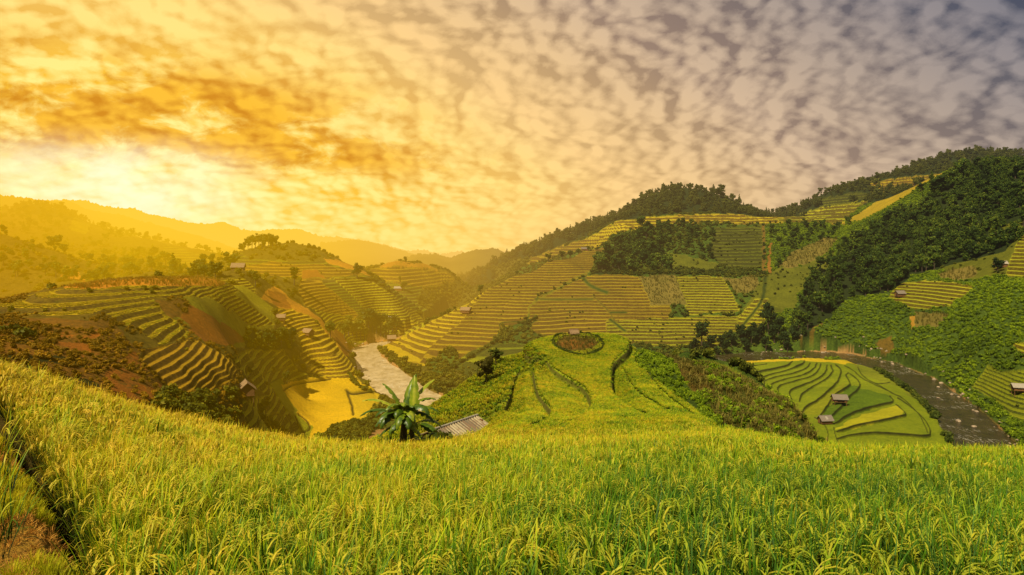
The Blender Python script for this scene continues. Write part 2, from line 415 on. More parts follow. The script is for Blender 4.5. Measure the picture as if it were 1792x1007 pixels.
CLS = {  # name: (colour a, colour b, riser colour, noise contrast)
 'soil':   ((.05,.045,.012),(.03,.03,.008),(.03,.02,.006)),
 'grass':  ((.28,.29,.016),(.13,.16,.010),(.08,.06,.012)),
 'scrub':  ((.15,.13,.013),(.06,.06,.008),(.03,.02,.006)),
 'gscrub': ((.10,.15,.014),(.03,.055,.006),(.03,.03,.006)),
 'dscrub': ((.035,.05,.008),(.012,.022,.004),(.02,.02,.006)),
 'brown':  ((.22,.13,.016),(.08,.06,.010),(.06,.03,.008)),
 'red':    ((.33,.14,.018),(.17,.085,.012),(.1,.04,.01)),
 'orange': ((.52,.27,.025),(.34,.18,.02),(.1,.04,.01)),
 'sand':   ((.45,.27,.09),(.30,.16,.05),(.1,.06,.02)),
 'rice_y': ((.66,.48,.018),(.44,.34,.014),(.12,.065,.010)),
 'rice_o': ((.48,.33,.016),(.30,.22,.012),(.11,.06,.010)),
 'rice_g': ((.32,.32,.012),(.19,.21,.009),(.05,.06,.008)),
 'rice_l': ((.50,.45,.016),(.34,.32,.012),(.08,.05,.008)),
 'rice_k': ((.50,.58,.014),(.38,.46,.010),(.05,.05,.008)),
 'rice_c': ((.56,.50,.016),(.38,.38,.012),(.05,.04,.007)),
 'meadow': ((.17,.17,.012),(.075,.085,.007),(.05,.05,.008)),
 'paddy':  ((.27,.30,.010),(.15,.20,.008),(.035,.04,.006)),
 'paddyg': ((.15,.22,.010),(.08,.13,.008),(.03,.04,.006)),
 'flaty':  ((.72,.50,.016),(.52,.38,.012),(.10,.06,.01)),
 'corn':   ((.15,.15,.015),(.06,.08,.009),(.06,.04,.01)),
 'forest': ((.035,.05,.010),(.018,.028,.006),(.02,.02,.005)),
 'pinkdry':((.25,.18,.035),(.13,.12,.018),(.06,.04,.01)),
}
names = list(CLS); cid = {n: i for i, n in enumerate(names)}
K = np.full(UU.shape, cid['gscrub'], np.int16)
mott = np.zeros(UU.shape); step = np.zeros(UU.shape); phase = np.zeros(UU.shape); tread = np.full(UU.shape, .55); tall = np.zeros(UU.shape)
bb = lambda poly: (min(p[0] for p in poly)-12, max(p[0] for p in poly)+12)
def R(cls, poly, d0=40, d1=1001, st=None, ph=0.0, tr=.55, where=None, ta=1.0):
    a, b = bb(poly); j0, j1 = np.searchsorted(U, [a, b]); i0, i1 = np.searchsorted(D, [d0, d1])
    s = (slice(i0, i1), slice(j0, j1))
    m = in_poly(wu[s], wv[s], poly)
    if where is not None: m &= where[s]
    if cls: K[s][m] = cid[cls]
    step[s][m] = st or 0.0; phase[s][m] = ph; tread[s][m] = tr; tall[s][m] = ta if st else 0
K[DD < 47] = cid['soil']
K[(DD > 47) & (DD < 125)] = cid['grass']
K[(DD > 690)] = cid['forest']
K[(DD > 47) & (DD < 235) & (UU < 480)] = cid['scrub']
K[(DD > 235) & (UU < 900) & (DD < 690)] = cid['scrub']
BIG = 2100
# ---- far left
R('scrub', [(-130,340),(430,440),(430,520),(-130,520)], 300, 1001)
R('grass', [(290,428),(410,464),(400,480),(330,472),(280,452)], 500, 900, 2.5)
R('grass', [(130,380),(160,392),(150,410),(120,400)], 600, 900)
R('orange', [(105,487),(118,466),(132,472),(150,494)], 300, 520)
# hill with the trees
R('grass', [(385,452),(480,430),(580,445),(640,478),(660,486),(560,490),(470,488),(400,478)], 400, 600, 2.2)
R('rice_o', [(395,466),(470,458),(560,462),(640,480),(560,486),(440,482)], 400, 600, 1.9)
R('scrub', [(420,440),(500,424),(580,446),(600,458),(520,455),(440,455)], 400, 600)
R('orange', [(565,450),(612,462),(650,482),(610,472),(575,460)], 400, 600)
R('red', [(530,472),(556,474),(570,486),(528,487)], 380, 500)
R('rice_l', [(366,486),(432,486),(446,505),(450,534),(400,534),(380,510)], 268, 345, 1.1, .3, .5)
# narrow terraces descending to the river
R('rice_o', [(526,487),(588,487),(612,500),(640,528),(620,560),(580,560),(540,540),(520,512)], 330, 470, 1.7)
R('rice_l', [(584,486),(640,487),(700,520),(745,562),(744,580),(700,588),(660,576),(600,510)], 380, 540, 1.65, .4)
R('rice_l', [(545,540),(640,560),(640,600),(600,600)], 330, 460, 1.65, .4)
R('grass', [(560,490),(584,487),(640,540),(690,582),(670,585),(620,545)], 330, 470, 1.7,.7)
# second hill
R('rice_o', [(636,478),(690,456),(745,462),(790,480),(800,492),(740,505),(680,500),(650,490)], 540, 690, 3.0)
R('grass', [(640,490),(740,500),(730,530),(770,560),(720,540)], 480, 690, 2.4)
R('orange', [(660,466),(690,456),(740,462),(770,472),(700,466)], 560, 690)
# slope below with terraces and red soil between
R('orange', [(455,520),(480,500),(560,560),(620,610),(612,622),(590,610),(540,560),(500,548)], 262, 400)
R('red', [(585,575),(600,585),(618,612),(606,622),(590,600)], 290, 420)
R('red', [(470,508),(498,515),(510,540),(478,535)], 262, 380)
R('rice_y', [(478,542),(510,540),(556,562),(560,576),(528,590),(500,578)], 220, 350, 1.35,0,.5)
R('rice_y', [(523,582),(560,572),(584,595),(598,615),(580,625),(558,628),(540,640),(528,628),(524,600)], 240, 350, 1.9,.2,.6)
R('rice_y', [(556,628),(598,612),(614,632),(630,666),(560,664),(536,652)], 240, 350, 1.3,.5,.66)
# left coarse terraces
R('grass', [(330,505),(470,498),(482,568),(470,600),(420,610),(300,560)], 165, 300)
R('red', [(292,540),(330,532),(380,560),(420,585),(438,596),(400,606),(360,600),(320,560)], 150, 300)
R('brown', [(275,525),(330,525),(330,545),(300,560)], 150, 300)
R('rice_l', [(-60,545),(15,532),(60,515),(120,505),(215,500),(300,500),(400,498),(420,508),(410,520),(330,521),(270,522),(285,545),(240,575),(215,556),(180,552),(20,552)], 125, 270, .95, 0, .60)
R('rice_l', [(366,520),(412,512),(430,530),(470,555),(482,568),(450,572),(432,566),(400,542)], 165, 300, 1.3, .2, .58)
R('orange', [(110,503),(180,490),(330,485),(400,489),(392,500),(215,501),(160,510)], 175, 275)
R('rice_l', [(190,556),(278,530),(290,550),(310,560),(325,574),(335,588),(280,602),(245,580)], 118, 200, 1.1, 0, .60)
R('rice_o', [(250,612),(325,594),(345,596),(372,612),(400,625),(425,650),(400,672),(350,692),(300,690),(270,664),(245,630)], 100, 200, 1.0, .3, .5)
R('brown', [(-130,560),(60,556),(190,560),(245,612),(240,660),(280,720),(200,700),(-130,660)], 60, 165)
R('red', [(90,580),(170,575),(190,620),(105,640)], 60, 165, where=fbm(XX/2.2, DD/2.2, 79, 4) > .1)
R('brown', [(180,655),(235,615),(265,650),(300,690),(250,705),(195,690)], 60, 165)
R('red', [(180,655),(235,615),(265,650),(300,690),(250,705),(195,690)], 60, 165, where=fbm(XX/2.5, DD/2.5, 83, 4) > .02)
R('dscrub', [(-130,550),(30,552),(60,600),(150,640),(180,690),(100,680),(-130,660)], 60, 165, where=fbm(XX/4, DD/4, 77, 3) > 0.15)
R('dscrub', [(250,705),(330,688),(420,690),(440,715),(400,750),(330,745)], 60, 200)
# bush gully and curved green terraces
R('dscrub', [(430,575),(470,580),(500,575),(520,610),(480,618),(430,612)], 165, 320)
R('rice_c', [(405,625),(440,612),(500,612),(520,650),(560,662),(500,668),(470,700),(445,670),(425,650)], 160, 300, 2.2, 0, .55)
R('rice_c', [(425,705),(470,690),(500,672),(520,700),(545,740),(545,775),(470,775),(430,750)], 140, 260, 2.1, .4, .6)
R('paddy', [(470,670),(490,660),(520,700),(545,745),(550,772),(535,772),(520,740)], 180, 270)
R('flaty', [(495,672),(540,662),(620,663),(650,676),(668,690),(660,700),(622,735),(600,738),(545,745),(510,710)], 180, 310)
R('flaty', [(545,740),(600,738),(560,776),(540,776)], 180, 310)
R('rice_y', [(610,684),(668,684),(665,700),(645,735),(622,732)], 180, 310)
R('dscrub', [(552,780),(560,757),(600,742),(650,733),(664,750),(650,780)], 180, 240)
R('sand', [(640,775),(650,756),(690,748),(700,775)], 180, 240)
# gravel by the river and around the banana plant
R('sand', [(612,612),(640,598),(700,588),(760,582),(755,592),(700,598),(660,606),(668,622)], 330, 460)
R('sand', [(655,612),(672,622),(700,646),(720,660),(750,680),(775,690),(782,704),(760,702),(730,684),(700,662),(670,636)], 240, 400)
R('orange', [(655,600),(740,585),(700,598),(670,608)], 330, 460)
# central hillside
R('rice_y', [(664,603),(700,590),(740,572),(800,538),(850,505),(900,480),(870,520),(830,545),(800,600),(760,640),(720,640),(690,625)], 270, 520, 1.75, 0, .6)
R('rice_o', [(850,507),(900,482),(960,457),(1020,440),(1082,421),(1075,432),(1040,470),(1010,490),(940,520),(920,560),(880,580),(840,620),(790,648),(735,632),(760,600),(800,570)], 250, 600, 1.62, 0, .5)
R('rice_o', [(1010,492),(1028,482),(1130,482),(1175,540),(1170,556),(1070,560),(1060,612),(930,580),(925,540),(945,520)], 360, 505, 1.72, .45, .42)
R('rice_l', [(1060,560),(1170,556),(1300,552),(1320,545),(1300,575),(1270,585),(1250,610),(1060,600)], 360, 480, 1.45, .1, .42)
R('rice_l', [(1180,482),(1262,484),(1285,520),(1295,545),(1205,552)], 380, 505, 1.5, .6, .45)
R('pinkdry', [(1118,483),(1180,481),(1203,532),(1140,535)], 400, 505)
R('pinkdry', [(1262,486),(1325,486),(1335,505),(1290,515)], 400, 505)
R('rice_g', [(780,640),(850,602),(930,590),(930,640),(830,665)], 250, 420, 2.2, 0, .4)
R('gscrub', [(740,640),(790,605),(800,630),(770,660)], 250, 420)
R('gscrub', [(872,584),(880,572),(925,568),(942,585),(930,602),(860,600)], 300, 430)
R('sand', [(755,688),(775,700),(790,715),(760,712)], 200, 300)
# above the belt
R('gscrub', [(1030,480),(1045,450),(1090,400),(1250,395),(1345,398),(1350,485)], 490, 640)
R('meadow', [(1160,440),(1260,462),(1250,474),(1170,468)], 490, 640)
R('meadow', [(1252,398),(1335,396),(1336,470),(1265,468),(1240,440)], 490, 640, 2.6, 0, .7)
R('brown', [(1334,392),(1339,392),(1341,475),(1333,478)], 480, 640)
R('red', [(1346,425),(1353,425),(1349,480),(1342,478)], 480, 640)
R('rice_o', [(1060,425),(1040,436),(1003,432),(1050,408),(1085,402)], 540, 680)
R('rice_y', [(1000,436),(1060,396),(1085,385),(1180,375),(1330,374),(1400,382),(1480,386),(1480,392),(1400,390),(1340,393),(1250,390),(1180,392),(1100,402),(1040,430)], 590, 700, 3.5,0,.7)
R('rice_o', [(880,475),(960,455),(1040,430),(1060,410),(1000,425),(940,447)], 580, 720, 3.0)
R('forest', [(860,462),(950,432),(1010,410),(1062,385),(1085,365),(1110,345),(1180,312),(1335,370),(1330,377),(1250,373),(1180,373),(1075,388),(1040,405),(980,432),(910,460)], 640, 1001)
R('scrub', [(860,470),(905,452),(930,455),(870,500)], 600, 1001)
# spur right of the gully
R('gscrub', [(1350,400),(1480,400),(1480,420),(1400,440),(1350,500)], 480, 640)
R('pinkdry', [(1362,468),(1385,442),(1440,418),(1466,418),(1450,440),(1420,462),(1380,470)], 430, 640)
R('meadow', [(1335,485),(1360,470),(1400,468),(1460,440),(1450,480),(1400,510),(1390,540),(1330,560),(1290,580),(1300,540)], 380, 560)
R('rice_l', [(1290,560),(1320,520),(1345,520),(1340,560),(1325,582),(1295,582)], 380, 460, 1.9)
R('brown', [(1385,566),(1440,566),(1445,590),(1400,602)], 360, 430)
# forested hill, strip of fields, far mountain
R('forest', [(1380,580),(1400,530),(1420,490),(1465,455),(1478,424),(1540,396),(1608,362),(1652,322),(1700,285),(BIG,270),(BIG,410),(1792,410),(1760,450),(1700,470),(1600,485),(1570,510),(1480,525),(1450,560),(1400,590)], 370, 600)
R('rice_o', [(1478,388),(1530,356),(1600,322),(1650,300),(1652,312),(1600,340),(1560,362),(1500,388)], 585, 690)
R('rice_l', [(1340,382),(1400,378),(1460,360),(1520,350),(1490,375),(1480,392),(1400,392)], 640, 760, 5)
R('orange', [(1535,325),(1570,322),(1600,312),(1590,325),(1545,334)], 700, 900)
R('rice_o', [(1520,320),(1600,308),(1680,300),(1600,325),(1540,335)], 690, 900,4)
R('rice_l', [(1400,375),(1440,362),(1490,352),(1470,372),(1420,384)], 640, 800, 4.5)
R('meadow', [(1430,352),(1500,335),(1530,345),(1480,356),(1440,362)], 700, 900, 4)
R('meadow', [(1680,292),(1720,280),(1792,285),(1792,292),(1720,296)], 700, 960, 4)
# lower right hillside
R('meadow', [(1700,430),(1792,380),(1792,400),(1730,440)], 340, 500)
R('gscrub', [(1400,600),(1460,555),(1570,505),(1600,480),(1700,465),(BIG,400),(BIG,760),(1780,760),(1650,670),(1560,632),(1480,618)], 190, 480)
R('rice_l', [(1555,520),(1575,495),(1640,490),(1705,500),(1690,520),(1660,535),(1600,542)], 330, 480, 1.7,0,.5)
R('rice_l', [(1745,480),(1770,440),(1800,400),(BIG,330),(BIG,480),(1792,490)], 340, 470, 2.0, 0,.5)
R('meadow', [(1640,470),(1760,440),(1790,398),(1760,480),(1700,490)], 340, 470)
R('pinkdry', [(1635,480),(1700,465),(1712,478),(1690,492),(1650,488)], 340, 480)
R('orange', [(1590,555),(1625,548),(1620,570),(1595,575)], 300, 440)
R('pinkdry', [(1600,545),(1660,550),(1640,575),(1600,572)], 300, 440)
R('rice_g', [(1725,640),(1750,650),(BIG,640),(BIG,800),(1780,740),(1740,700),(1700,680)], 190, 280, 1.2, 0, .75)
R('rice_l', [(1770,600),(BIG,590),(BIG,625),(1790,625)], 200, 320, 1.6)
R('sand', [(1480,620),(1560,634),(1630,660),(1700,703),(1750,747),(1790,790),(1775,790),(1730,748),(1690,712),(1620,668),(1560,642),(1480,626)], 190, 400)
R('sand', [(1395,614),(1480,614),(1520,622),(1480,626),(1390,622)], 330, 400)
R('brown', [(1530,600),(1560,590),(1565,612),(1545,622)], 300, 400)
# right valley floor
R('grass', [(1180,618),(1300,632),(1480,628),(1540,650),(1600,690),(1640,730),(1680,790),(1400,790),(1180,700)], 190, 375)
PADDY = [(1235,640),(1292,632),(1400,628),(1487,632),(1504,650),(1543,672),(1580,679),(1588,692),(1607,700),(1632,726),(1652,750),(1655,790),(1420,790),(1410,745),(1390,728),(1370,708),(1340,690),(1300,670)]
R('paddy', PADDY, 190, 375)
R('flaty', [(1280,633),(1400,627),(1487,630),(1500,638),(1470,637),(1400,630),(1285,639)], 190, 375)
R('paddyg', zo(1292,520,ZS,[(600,640),(650,585),(700,545),(760,565),(950,620),(970,655),(780,700),(600,790),(540,745),(515,740),(560,680)]), 190, 375)
R('rice_g', zo(1292,520,ZS,[(400,735),(420,690),(500,640),(590,570),(690,530),(650,580),(600,615),(520,735)]), 190, 375)
R('rice_l', zo(1292,520,ZS,[(620,840),(680,770),(900,690),(980,670),(1040,725),(1030,740),(900,770),(750,800)]), 190, 375)
# flank of the knoll
R('gscrub', [(1112,608),(1140,600),(1200,655),(1250,720),(1270,750),(1245,748),(1180,695),(1130,655)], 47, 130)
R('corn', [(1150,605),(1200,628),(1260,645),(1330,680),(1400,715),(1450,778),(1400,782),(1300,760),(1265,745),(1210,680)], 47, 135)
R('brown', [(1150,608),(1200,630),(1260,690),(1220,690)], 47, 135)
R('rice_g', [(1222,628),(1262,636),(1300,655),(1335,676),(1320,682),(1270,672),(1225,662)], 120, 190, 1.0, 0,.6)
R('rice_k', [(830,760),(855,748),(885,712),(892,680),(905,650),(920,642),(945,650),(955,632),(935,605),(932,595),(960,584),(1095,584),(1112,600),(1120,640),(1180,694),(1250,742),(1262,800),(830,800)], 42, 118)
R('brown', [(968,600),(985,592),(1011,590),(1040,593),(1054,602),(1040,613),(1000,616),(975,610)], 90, 112)
R('red', [(978,600),(1000,596),(1040,598),(1046,603),(1030,609),(990,610)], 90, 112)
# the bank at the left edge of the near field
DITCH = [(-60,700),(0,742),(30,790),(62,840),(95,905),(128,970),(152,1030),(180,1120)]
left_bank = (DD < 30) & (UU < np.interp(VV, [p[1] for p in DITCH], [p[0] for p in DITCH]))
K[left_bank] = cid['gscrub']
K[left_bank & (fbm(XX/.9, DD/.9, 5, 4) > -0.05)] = cid['pinkdry']
dd_ = line_dist(UU, VV, DITCH); nd = (DD < 30)
K[nd & (dd_ < 15)] = cid['soil']
# ---- painted bunds, banks and paths: (points, width px, drop m, dmin, dmax, colour)
LN = []
kn = lambda pts: zo(800, 540, ZS, pts); rp = lambda pts: zo(1292, 520, ZS, pts)
KN = [(kn([(550,320),(620,395),(700,445),(780,495),(825,555),(832,612),(800,665),(700,720)]), 3.6, .6),
      (kn([(470,350),(482,430),(500,520),(560,610),(585,650),(560,695),(470,740)]), 5, .5),
      (kn([(1085,195),(1075,260),(1010,325),(978,365),(972,470),(985,530),(1060,600),(1180,670)]), 5, .75),
      (kn([(1038,345),(1062,400),(1075,450),(1125,515),(1240,600),(1330,650)]), 3.0, .75),
      (kn([(1128,225),(1122,300),(1185,385),(1260,500),(1370,600),(1480,670)]), 3.0, .8),
      (kn([(290,650),(330,540),(350,440),(400,385),(470,370)]), 3.0, .7),
      (kn([(475,190),(430,240),(440,300),(540,325)]), 7, .7),
      (kn([(832,612),(760,680),(600,720)]), 1.4, .2), (kn([(585,650),(520,690),(440,730)]), 1.4, .2)]
for i, (p, w, dz) in enumerate(KN): LN.append((spline(p), 2.1 if i in (3, 4) else max(1.6, w*.7), .5 if i in (3, 4) else .1, 47, 118, (.13,.12,.018)))
PB = [[(60,485),(130,465),(230,445),(310,425),(340,405)],[(125,510),(200,480),(310,450),(400,420),(415,400)],[(165,545),(170,515),(250,490),(350,470),(430,440),(450,415)],
 [(210,570),(215,535),(300,505),(400,480),(470,450),(490,415)],[(250,600),(255,555),(350,520),(440,495),(500,460),(515,420)],[(340,650),(325,585),(400,550),(490,510),(545,470),(555,430)],
 [(385,655),(395,610),(450,565),(530,520),(590,470),(580,430)],[(400,735),(420,690),(500,640),(560,590),(620,530),(645,460),(610,425)],[(515,740),(560,680),(600,615),(650,580),(700,545),(675,490),(690,475)],
 [(580,745),(640,690),(700,620),(760,560),(750,520),(700,480)],[(600,795),(680,740),(780,700),(900,670),(970,655),(950,620)],[(615,845),(750,800),(900,770),(1030,740),(1045,725),(990,670)],
 [(620,890),(700,860),(850,850),(1000,855),(1180,865),(1205,840),(1180,780),(1100,700),(1000,630)],[(940,590),(800,520),(720,460),(670,430)],[(750,440),(780,490),(860,540),(950,535)],
 [(480,755),(530,790),(560,850),(560,925)],[(600,820),(610,870),(635,930)],[(860,540),(960,600),(1040,640),(1130,730),(1190,850)],[(0,440),(100,430),(180,420)]]
for i, p in enumerate(PB): LN.append((spline(rp(p)), 1.5 if i < 13 else 1.0, 0, 190, 375, (.035,.035,.006)))
lc = lambda pts: zo(400, 560, ZS, pts)
for p, w in [([(345,440),(420,400),(600,375),(640,365)],2.0),([(740,440),(780,460),(920,445),(980,470)],3),([(740,440),(770,520),(785,590)],2.5),([(60,640),(180,620),(300,580),(310,600)],2),
             ([(215,680),(320,640),(340,590)],1.6),([(250,710),(370,690),(390,640),(360,590)],1.6),([(400,715),(500,690),(500,640),(440,590)],2),([(390,670),(430,650),(420,600)],1.4),([(0,560),(60,540)],2),
             ([(240,400),(350,340),(430,320),(590,345)],1.8),([(190,350),(250,320),(430,280)],1.6),([(80,280),(200,240),(370,210)],1.6)]:
    LN.append((spline(lc(p)), w, .6, 150, 320, (.05,.045,.008)))
ch = lambda pts: zo(800, 300, ZS, pts)
for p, w, c in [([(860,620),(780,650),(700,690),(620,740),(520,800),(450,850),(450,890),(420,940)],1.8,(.22,.20,.015)),([(420,940),(280,950),(270,985)],2,(.03,.05,.008)),
                ([(860,640),(1050,635),(1300,635),(1792,640)],4,(.025,.04,.008)),([(790,670),(840,720),(940,760)],5,(.06,.10,.012)),([(490,800),(600,805),(850,800)],3,(.10,.11,.012)),
                ([(960,885),(1060,885)],3,(.05,.08,.01)),([(960,930),(1050,1000)],4,(.05,.08,.01)),([(850,780),(950,880),(1000,960)],1.6,(.10,.09,.012)),([(0,560+300),(120,740),(330,670)],1.5,(.3,.22,.02))]:
    LN.append((spline(ch(p)), w, 0, 250, 560, c))
LN.append((spline([(940,560),(900,585),(850,612),(800,640),(770,660)]), 2.6, 0, 240, 440, (.05,.07,.01)))
LN.append((spline([(1340,480),(1335,520),(1320,545),(1300,570),(1290,590)]), 4, 0, 360, 520, (.05,.07,.01)))
lw = np.zeros(UU.shape); lcol = np.zeros(UU.shape+(3,)); ldz = np.zeros(UU.shape)
LU = UU+1.2*fbm(XX/5, DD/5, 91, 3); LV = VV+1.0*fbm(XX/5, DD/5, 95, 3)
for pts, w, dz, d0, d1, c in LN:
    a, b = bb(pts); j0, j1 = np.searchsorted(U, [a, b]); i0, i1 = np.searchsorted(D, [d0, d1]); s = (slice(i0, i1), slice(j0, j1))
    vmin = min(p[1] for p in pts)-15; vmax = max(p[1] for p in pts)+15
    near = (VV[s] > vmin) & (VV[s] < vmax)
    q = np.full(near.shape, 99.0)
    q[near] = line_dist(LU[s][near], LV[s][near], pts)
    g = np.clip(1.25-q/w, 0, 1)
    m = g > lw[s]
    lw[s][m] = g[m]; lcol[s][m] = c; ldz[s][m] = dz
# one sided steps: the ground beyond a bank lies lower and rises back slowly
drop = np.zeros(UU.shape)
def bank(pts, side, dz, reach, d0, d1, ramp_):
    a, b = bb(pts); j0, j1 = np.searchsorted(U, [a-reach, b+reach]); i0, i1 = np.searchsorted(D, [d0, d1]); s = (slice(i0, i1), slice(j0, j1))
    x = LU[s]; y = LV[s]; best = np.full(x.shape, 1e9); sg = np.zeros(x.shape); tt = np.zeros(x.shape); n = len(pts)-1
    for k, (p, q) in enumerate(zip(pts[:-1], pts[1:])):
        vx, vy = q[0]-p[0], q[1]-p[1]; L2 = vx*vx+vy*vy+1e-9; t = np.clip(((x-p[0])*vx+(y-p[1])*vy)/L2, 0, 1)
        dx = x-p[0]-t*vx; dy = y-p[1]-t*vy; d = np.hypot(dx, dy); m = d < best
        best[m] = d[m]; sg[m] = np.sign(vx*dy-vy*dx)[m]; tt[m] = ((k+t)/n)[m]
    g = np.where(sg*side > 0, np.clip(best/ramp_, 0, 1)*np.exp(-(best/reach)**2), 0)*np.clip(tt*12, 0, 1)*np.clip((1-tt)*3.2, 0, 1)
    drop[s] = np.maximum(drop[s], g*dz)
for (p, w, dz), sd_ in zip(KN, (1, 1, -1, 0, 0, 1, 1, 1, 1)): bank(spline(p), sd_, dz*1.35, 26, 47, 118, 2.2)
for p in PB[:13]: bank(spline(rp(p)), 1, .9, 9, 190, 375, 1.6)
Z0 = Z0-drop
# ---- per vertex colours
ca = np.array([CLS[n][0] for n in names])[K]; cb = np.array([CLS[n][1] for n in names])[K]; cr = np.array([CLS[n][2] for n in names])[K]
# golden low-sun light painted into the ground colour on the left, greener in the right half
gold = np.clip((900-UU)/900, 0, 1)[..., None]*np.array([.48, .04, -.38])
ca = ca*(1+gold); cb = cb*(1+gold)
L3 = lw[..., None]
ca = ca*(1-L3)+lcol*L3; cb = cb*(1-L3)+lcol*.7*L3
# ---- terrace steps
tread = np.clip(tread+.16*fbm(XX/22, DD/22, 71, 2), .25, .8)
tp = np.where(step > 0, Z0/np.maximum(step, .1)+phase+0.40*fbm(XX/38, DD/38, 61, 3)+0.05*fbm(XX/7, DD/7, 63, 2), 0.0)
f = tp-np.floor(tp)
prof = np.where(f < tread, 0.12*f/tread, 0.12+0.88*(f-tread)/(1-tread))
tm = (step > 0).astype(float)*(1-lw)
Z1 = Z0+np.where(step > 0, (prof-f)*step, 0)*blur(step > 0, 2)*(1-lw)
Z1 = Z1-lw*ldz
# small scale lumps in the scrub
lump = np.isin(K, [cid[c] for c in ('scrub','gscrub','dscrub','brown','corn')]) & (DD > 60) & (rvb < .02)
Z1 = Z1+blur(lump, 1)*np.clip(DD/200, .3, 2)*0.7*fbm(XX/3.2, DD/3.2, 88, 3)
Z1 = np.where(nd, Z1-0.55*np.exp(-(dd_/14.0)**2)*np.clip((30-DD)/10, 0, 1), Z1)
Z1 = np.where(left_bank, Z1+0.5*np.clip((dd_-8)/60, 0, 1), Z1)
# the vertical slot under the bund of the round bed
VF = V0-F*Z1/DD
vis_top = np.minimum.accumulate(np.where(np.arange(ND)[:, None] >= 0, VF, 0), axis=0)   # highest row reached so far
VIS = VF <= vis_top+6
def H(u, d):
    j = np.clip((np.asarray(u, float)-U[0])/(U[1]-U[0]), 0, NU-1.001); i = np.interp(np.log(d), np.log(D), np.arange(ND)); i = np.clip(i, 0, ND-1.001)
    j0 = j.astype(int); i0 = i.astype(int); fj = j-j0; fi = i-i0
    return (Z1[i0, j0]*(1-fj)+Z1[i0, j0+1]*fj)*(1-fi)+(Z1[i0+1, j0]*(1-fj)+Z1[i0+1, j0+1]*fj)*fi
def W3(u, d): return np.array([(u-U0)/F*d, d, float(H(u, d))])
def find(u, v, d0, d1):
    """ground point seen at column u, row v between two distances"""
    i0, i1 = np.searchsorted(D, [d0, d1]); j = int(np.clip(round((u-U[0])/(U[1]-U[0])), 0, NU-1))
    col = VF[i0:i1, j]; k = np.argmax(col <= v) if (col <= v).any() else int(np.argmin(np.abs(col-v)))
    d = D[i0+k]; return W3(u, d)

# ---- terrain material
def terrain_mat():
    m, t, out = new_mat('terrain_cover')
    A = lambda n: t.node('ShaderNodeAttribute', attribute_name=n)
    Pn = pos(t)
    n1 = t.noise(Pn, 0.11, 6, 0.7); n2 = t.noise(Pn, 0.9, 6, 0.75); n3 = t.noise(Pn, 0.02, 3, .5)
    nn = t.math('ADD', t.math('MULTIPLY', n1, 0.45), t.math('ADD', t.math('MULTIPLY', n2, 0.75), t.math('MULTIPLY', n3, 0.3)))
    mf = t.maprange(nn, 0.61, 0.89)
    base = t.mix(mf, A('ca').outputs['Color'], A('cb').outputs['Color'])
    # dry and dark flecks
    n4 = t.noise(Pn, 0.35, 8, 0.8)
    base = t.mix(t.maprange(n4, 0.56, 0.74, 0, .42), base, t.mix(1.0, base, (.42,.36,.3,1), 'MULTIPLY'))
    tpv = A('tp').outputs['Fac']; tr = A('tread').outputs['Fac']; tmv = A('tm').outputs['Fac']
    tpn = t.math('ADD', tpv, t.math('MULTIPLY', t.math('SUBTRACT', n2, .5), .14))
    fr = t.math('FRACT', tpn)
    edge = t.maprange(t.math('SUBTRACT', fr, tr), -0.06, 0.05, 0, 1, True)
    # riser patchy with weeds
    ris = t.mix(t.maprange(n2, .42, .68), A('cr').outputs['Color'], t.mix(.5, A('cr').outputs['Color'], A('cb').outputs['Color']))
    # the rim of every step stands fuller and brighter, shade of the bank is painted on the inner side
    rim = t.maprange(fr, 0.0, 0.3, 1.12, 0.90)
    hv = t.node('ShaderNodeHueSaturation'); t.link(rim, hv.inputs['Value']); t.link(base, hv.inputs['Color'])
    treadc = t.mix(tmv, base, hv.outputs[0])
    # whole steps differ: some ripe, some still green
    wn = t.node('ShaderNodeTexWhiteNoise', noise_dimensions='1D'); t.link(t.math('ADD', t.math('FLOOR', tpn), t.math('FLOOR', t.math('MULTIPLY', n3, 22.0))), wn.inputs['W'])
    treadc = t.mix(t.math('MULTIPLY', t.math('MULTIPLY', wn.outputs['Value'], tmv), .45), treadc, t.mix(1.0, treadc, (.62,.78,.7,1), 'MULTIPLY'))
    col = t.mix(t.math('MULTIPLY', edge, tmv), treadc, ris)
    n6 = t.noise(Pn, 0.16, 7, 0.72, .6)
    weed = t.math('MULTIPLY', t.maprange(n6, .60, .68), tmv)
    col = t.mix(t.math('MULTIPLY', weed, .8), col, (.075,.085,.010,1))
    n7 = t.noise(Pn, 0.045, 5, 0.65)
    col = t.mix(t.maprange(n7, .40, .62, 0, .38), col, t.mix(1.0, col, (.62,.66,.6,1), 'MULTIPLY'))
    b = bump(t, t.math('ADD', n2, t.math('MULTIPLY', n4, .8)), 0.9, 0.55)
    t.link(principled(t, col, 0.9, b, spec=.1), out)
    return m
TERR = terrain_mat()
vidx = np.arange(ND*NU).reshape(ND, NU)
quads = np.stack([vidx[:-1, :-1], vidx[:-1, 1:], vidx[1:, 1:], vidx[1:, :-1]], -1)
VX = np.stack([XX, DD, Z1], -1).reshape(-1, 3)
AT = dict(ca=ca.reshape(-1, 3), cb=cb.reshape(-1, 3), cr=cr.reshape(-1, 3), tp=tp.ravel(), tread=tread.ravel(), tm=tm.ravel())
def sheet(name, mask):
    """one named piece of the continuous ground"""
    q = quads[mask].reshape(-1, 4)
    used = np.zeros(ND*NU, bool); used[q.ravel()] = True; mp = np.cumsum(used)-1
    me = mesh_np(name, VX[used], [mp[q]], TERR, attrs={k: v[used] for k, v in AT.items()})
    o = obj(name, me); tag(o, kind='structure'); return o
iq = DD[:-1, :-1]; uq = UU[:-1, :-1]; vq = VF[:-1, :-1]
pc = np.full(iq.shape, 0)
pc[iq < 50] = 1                                  # near field ground
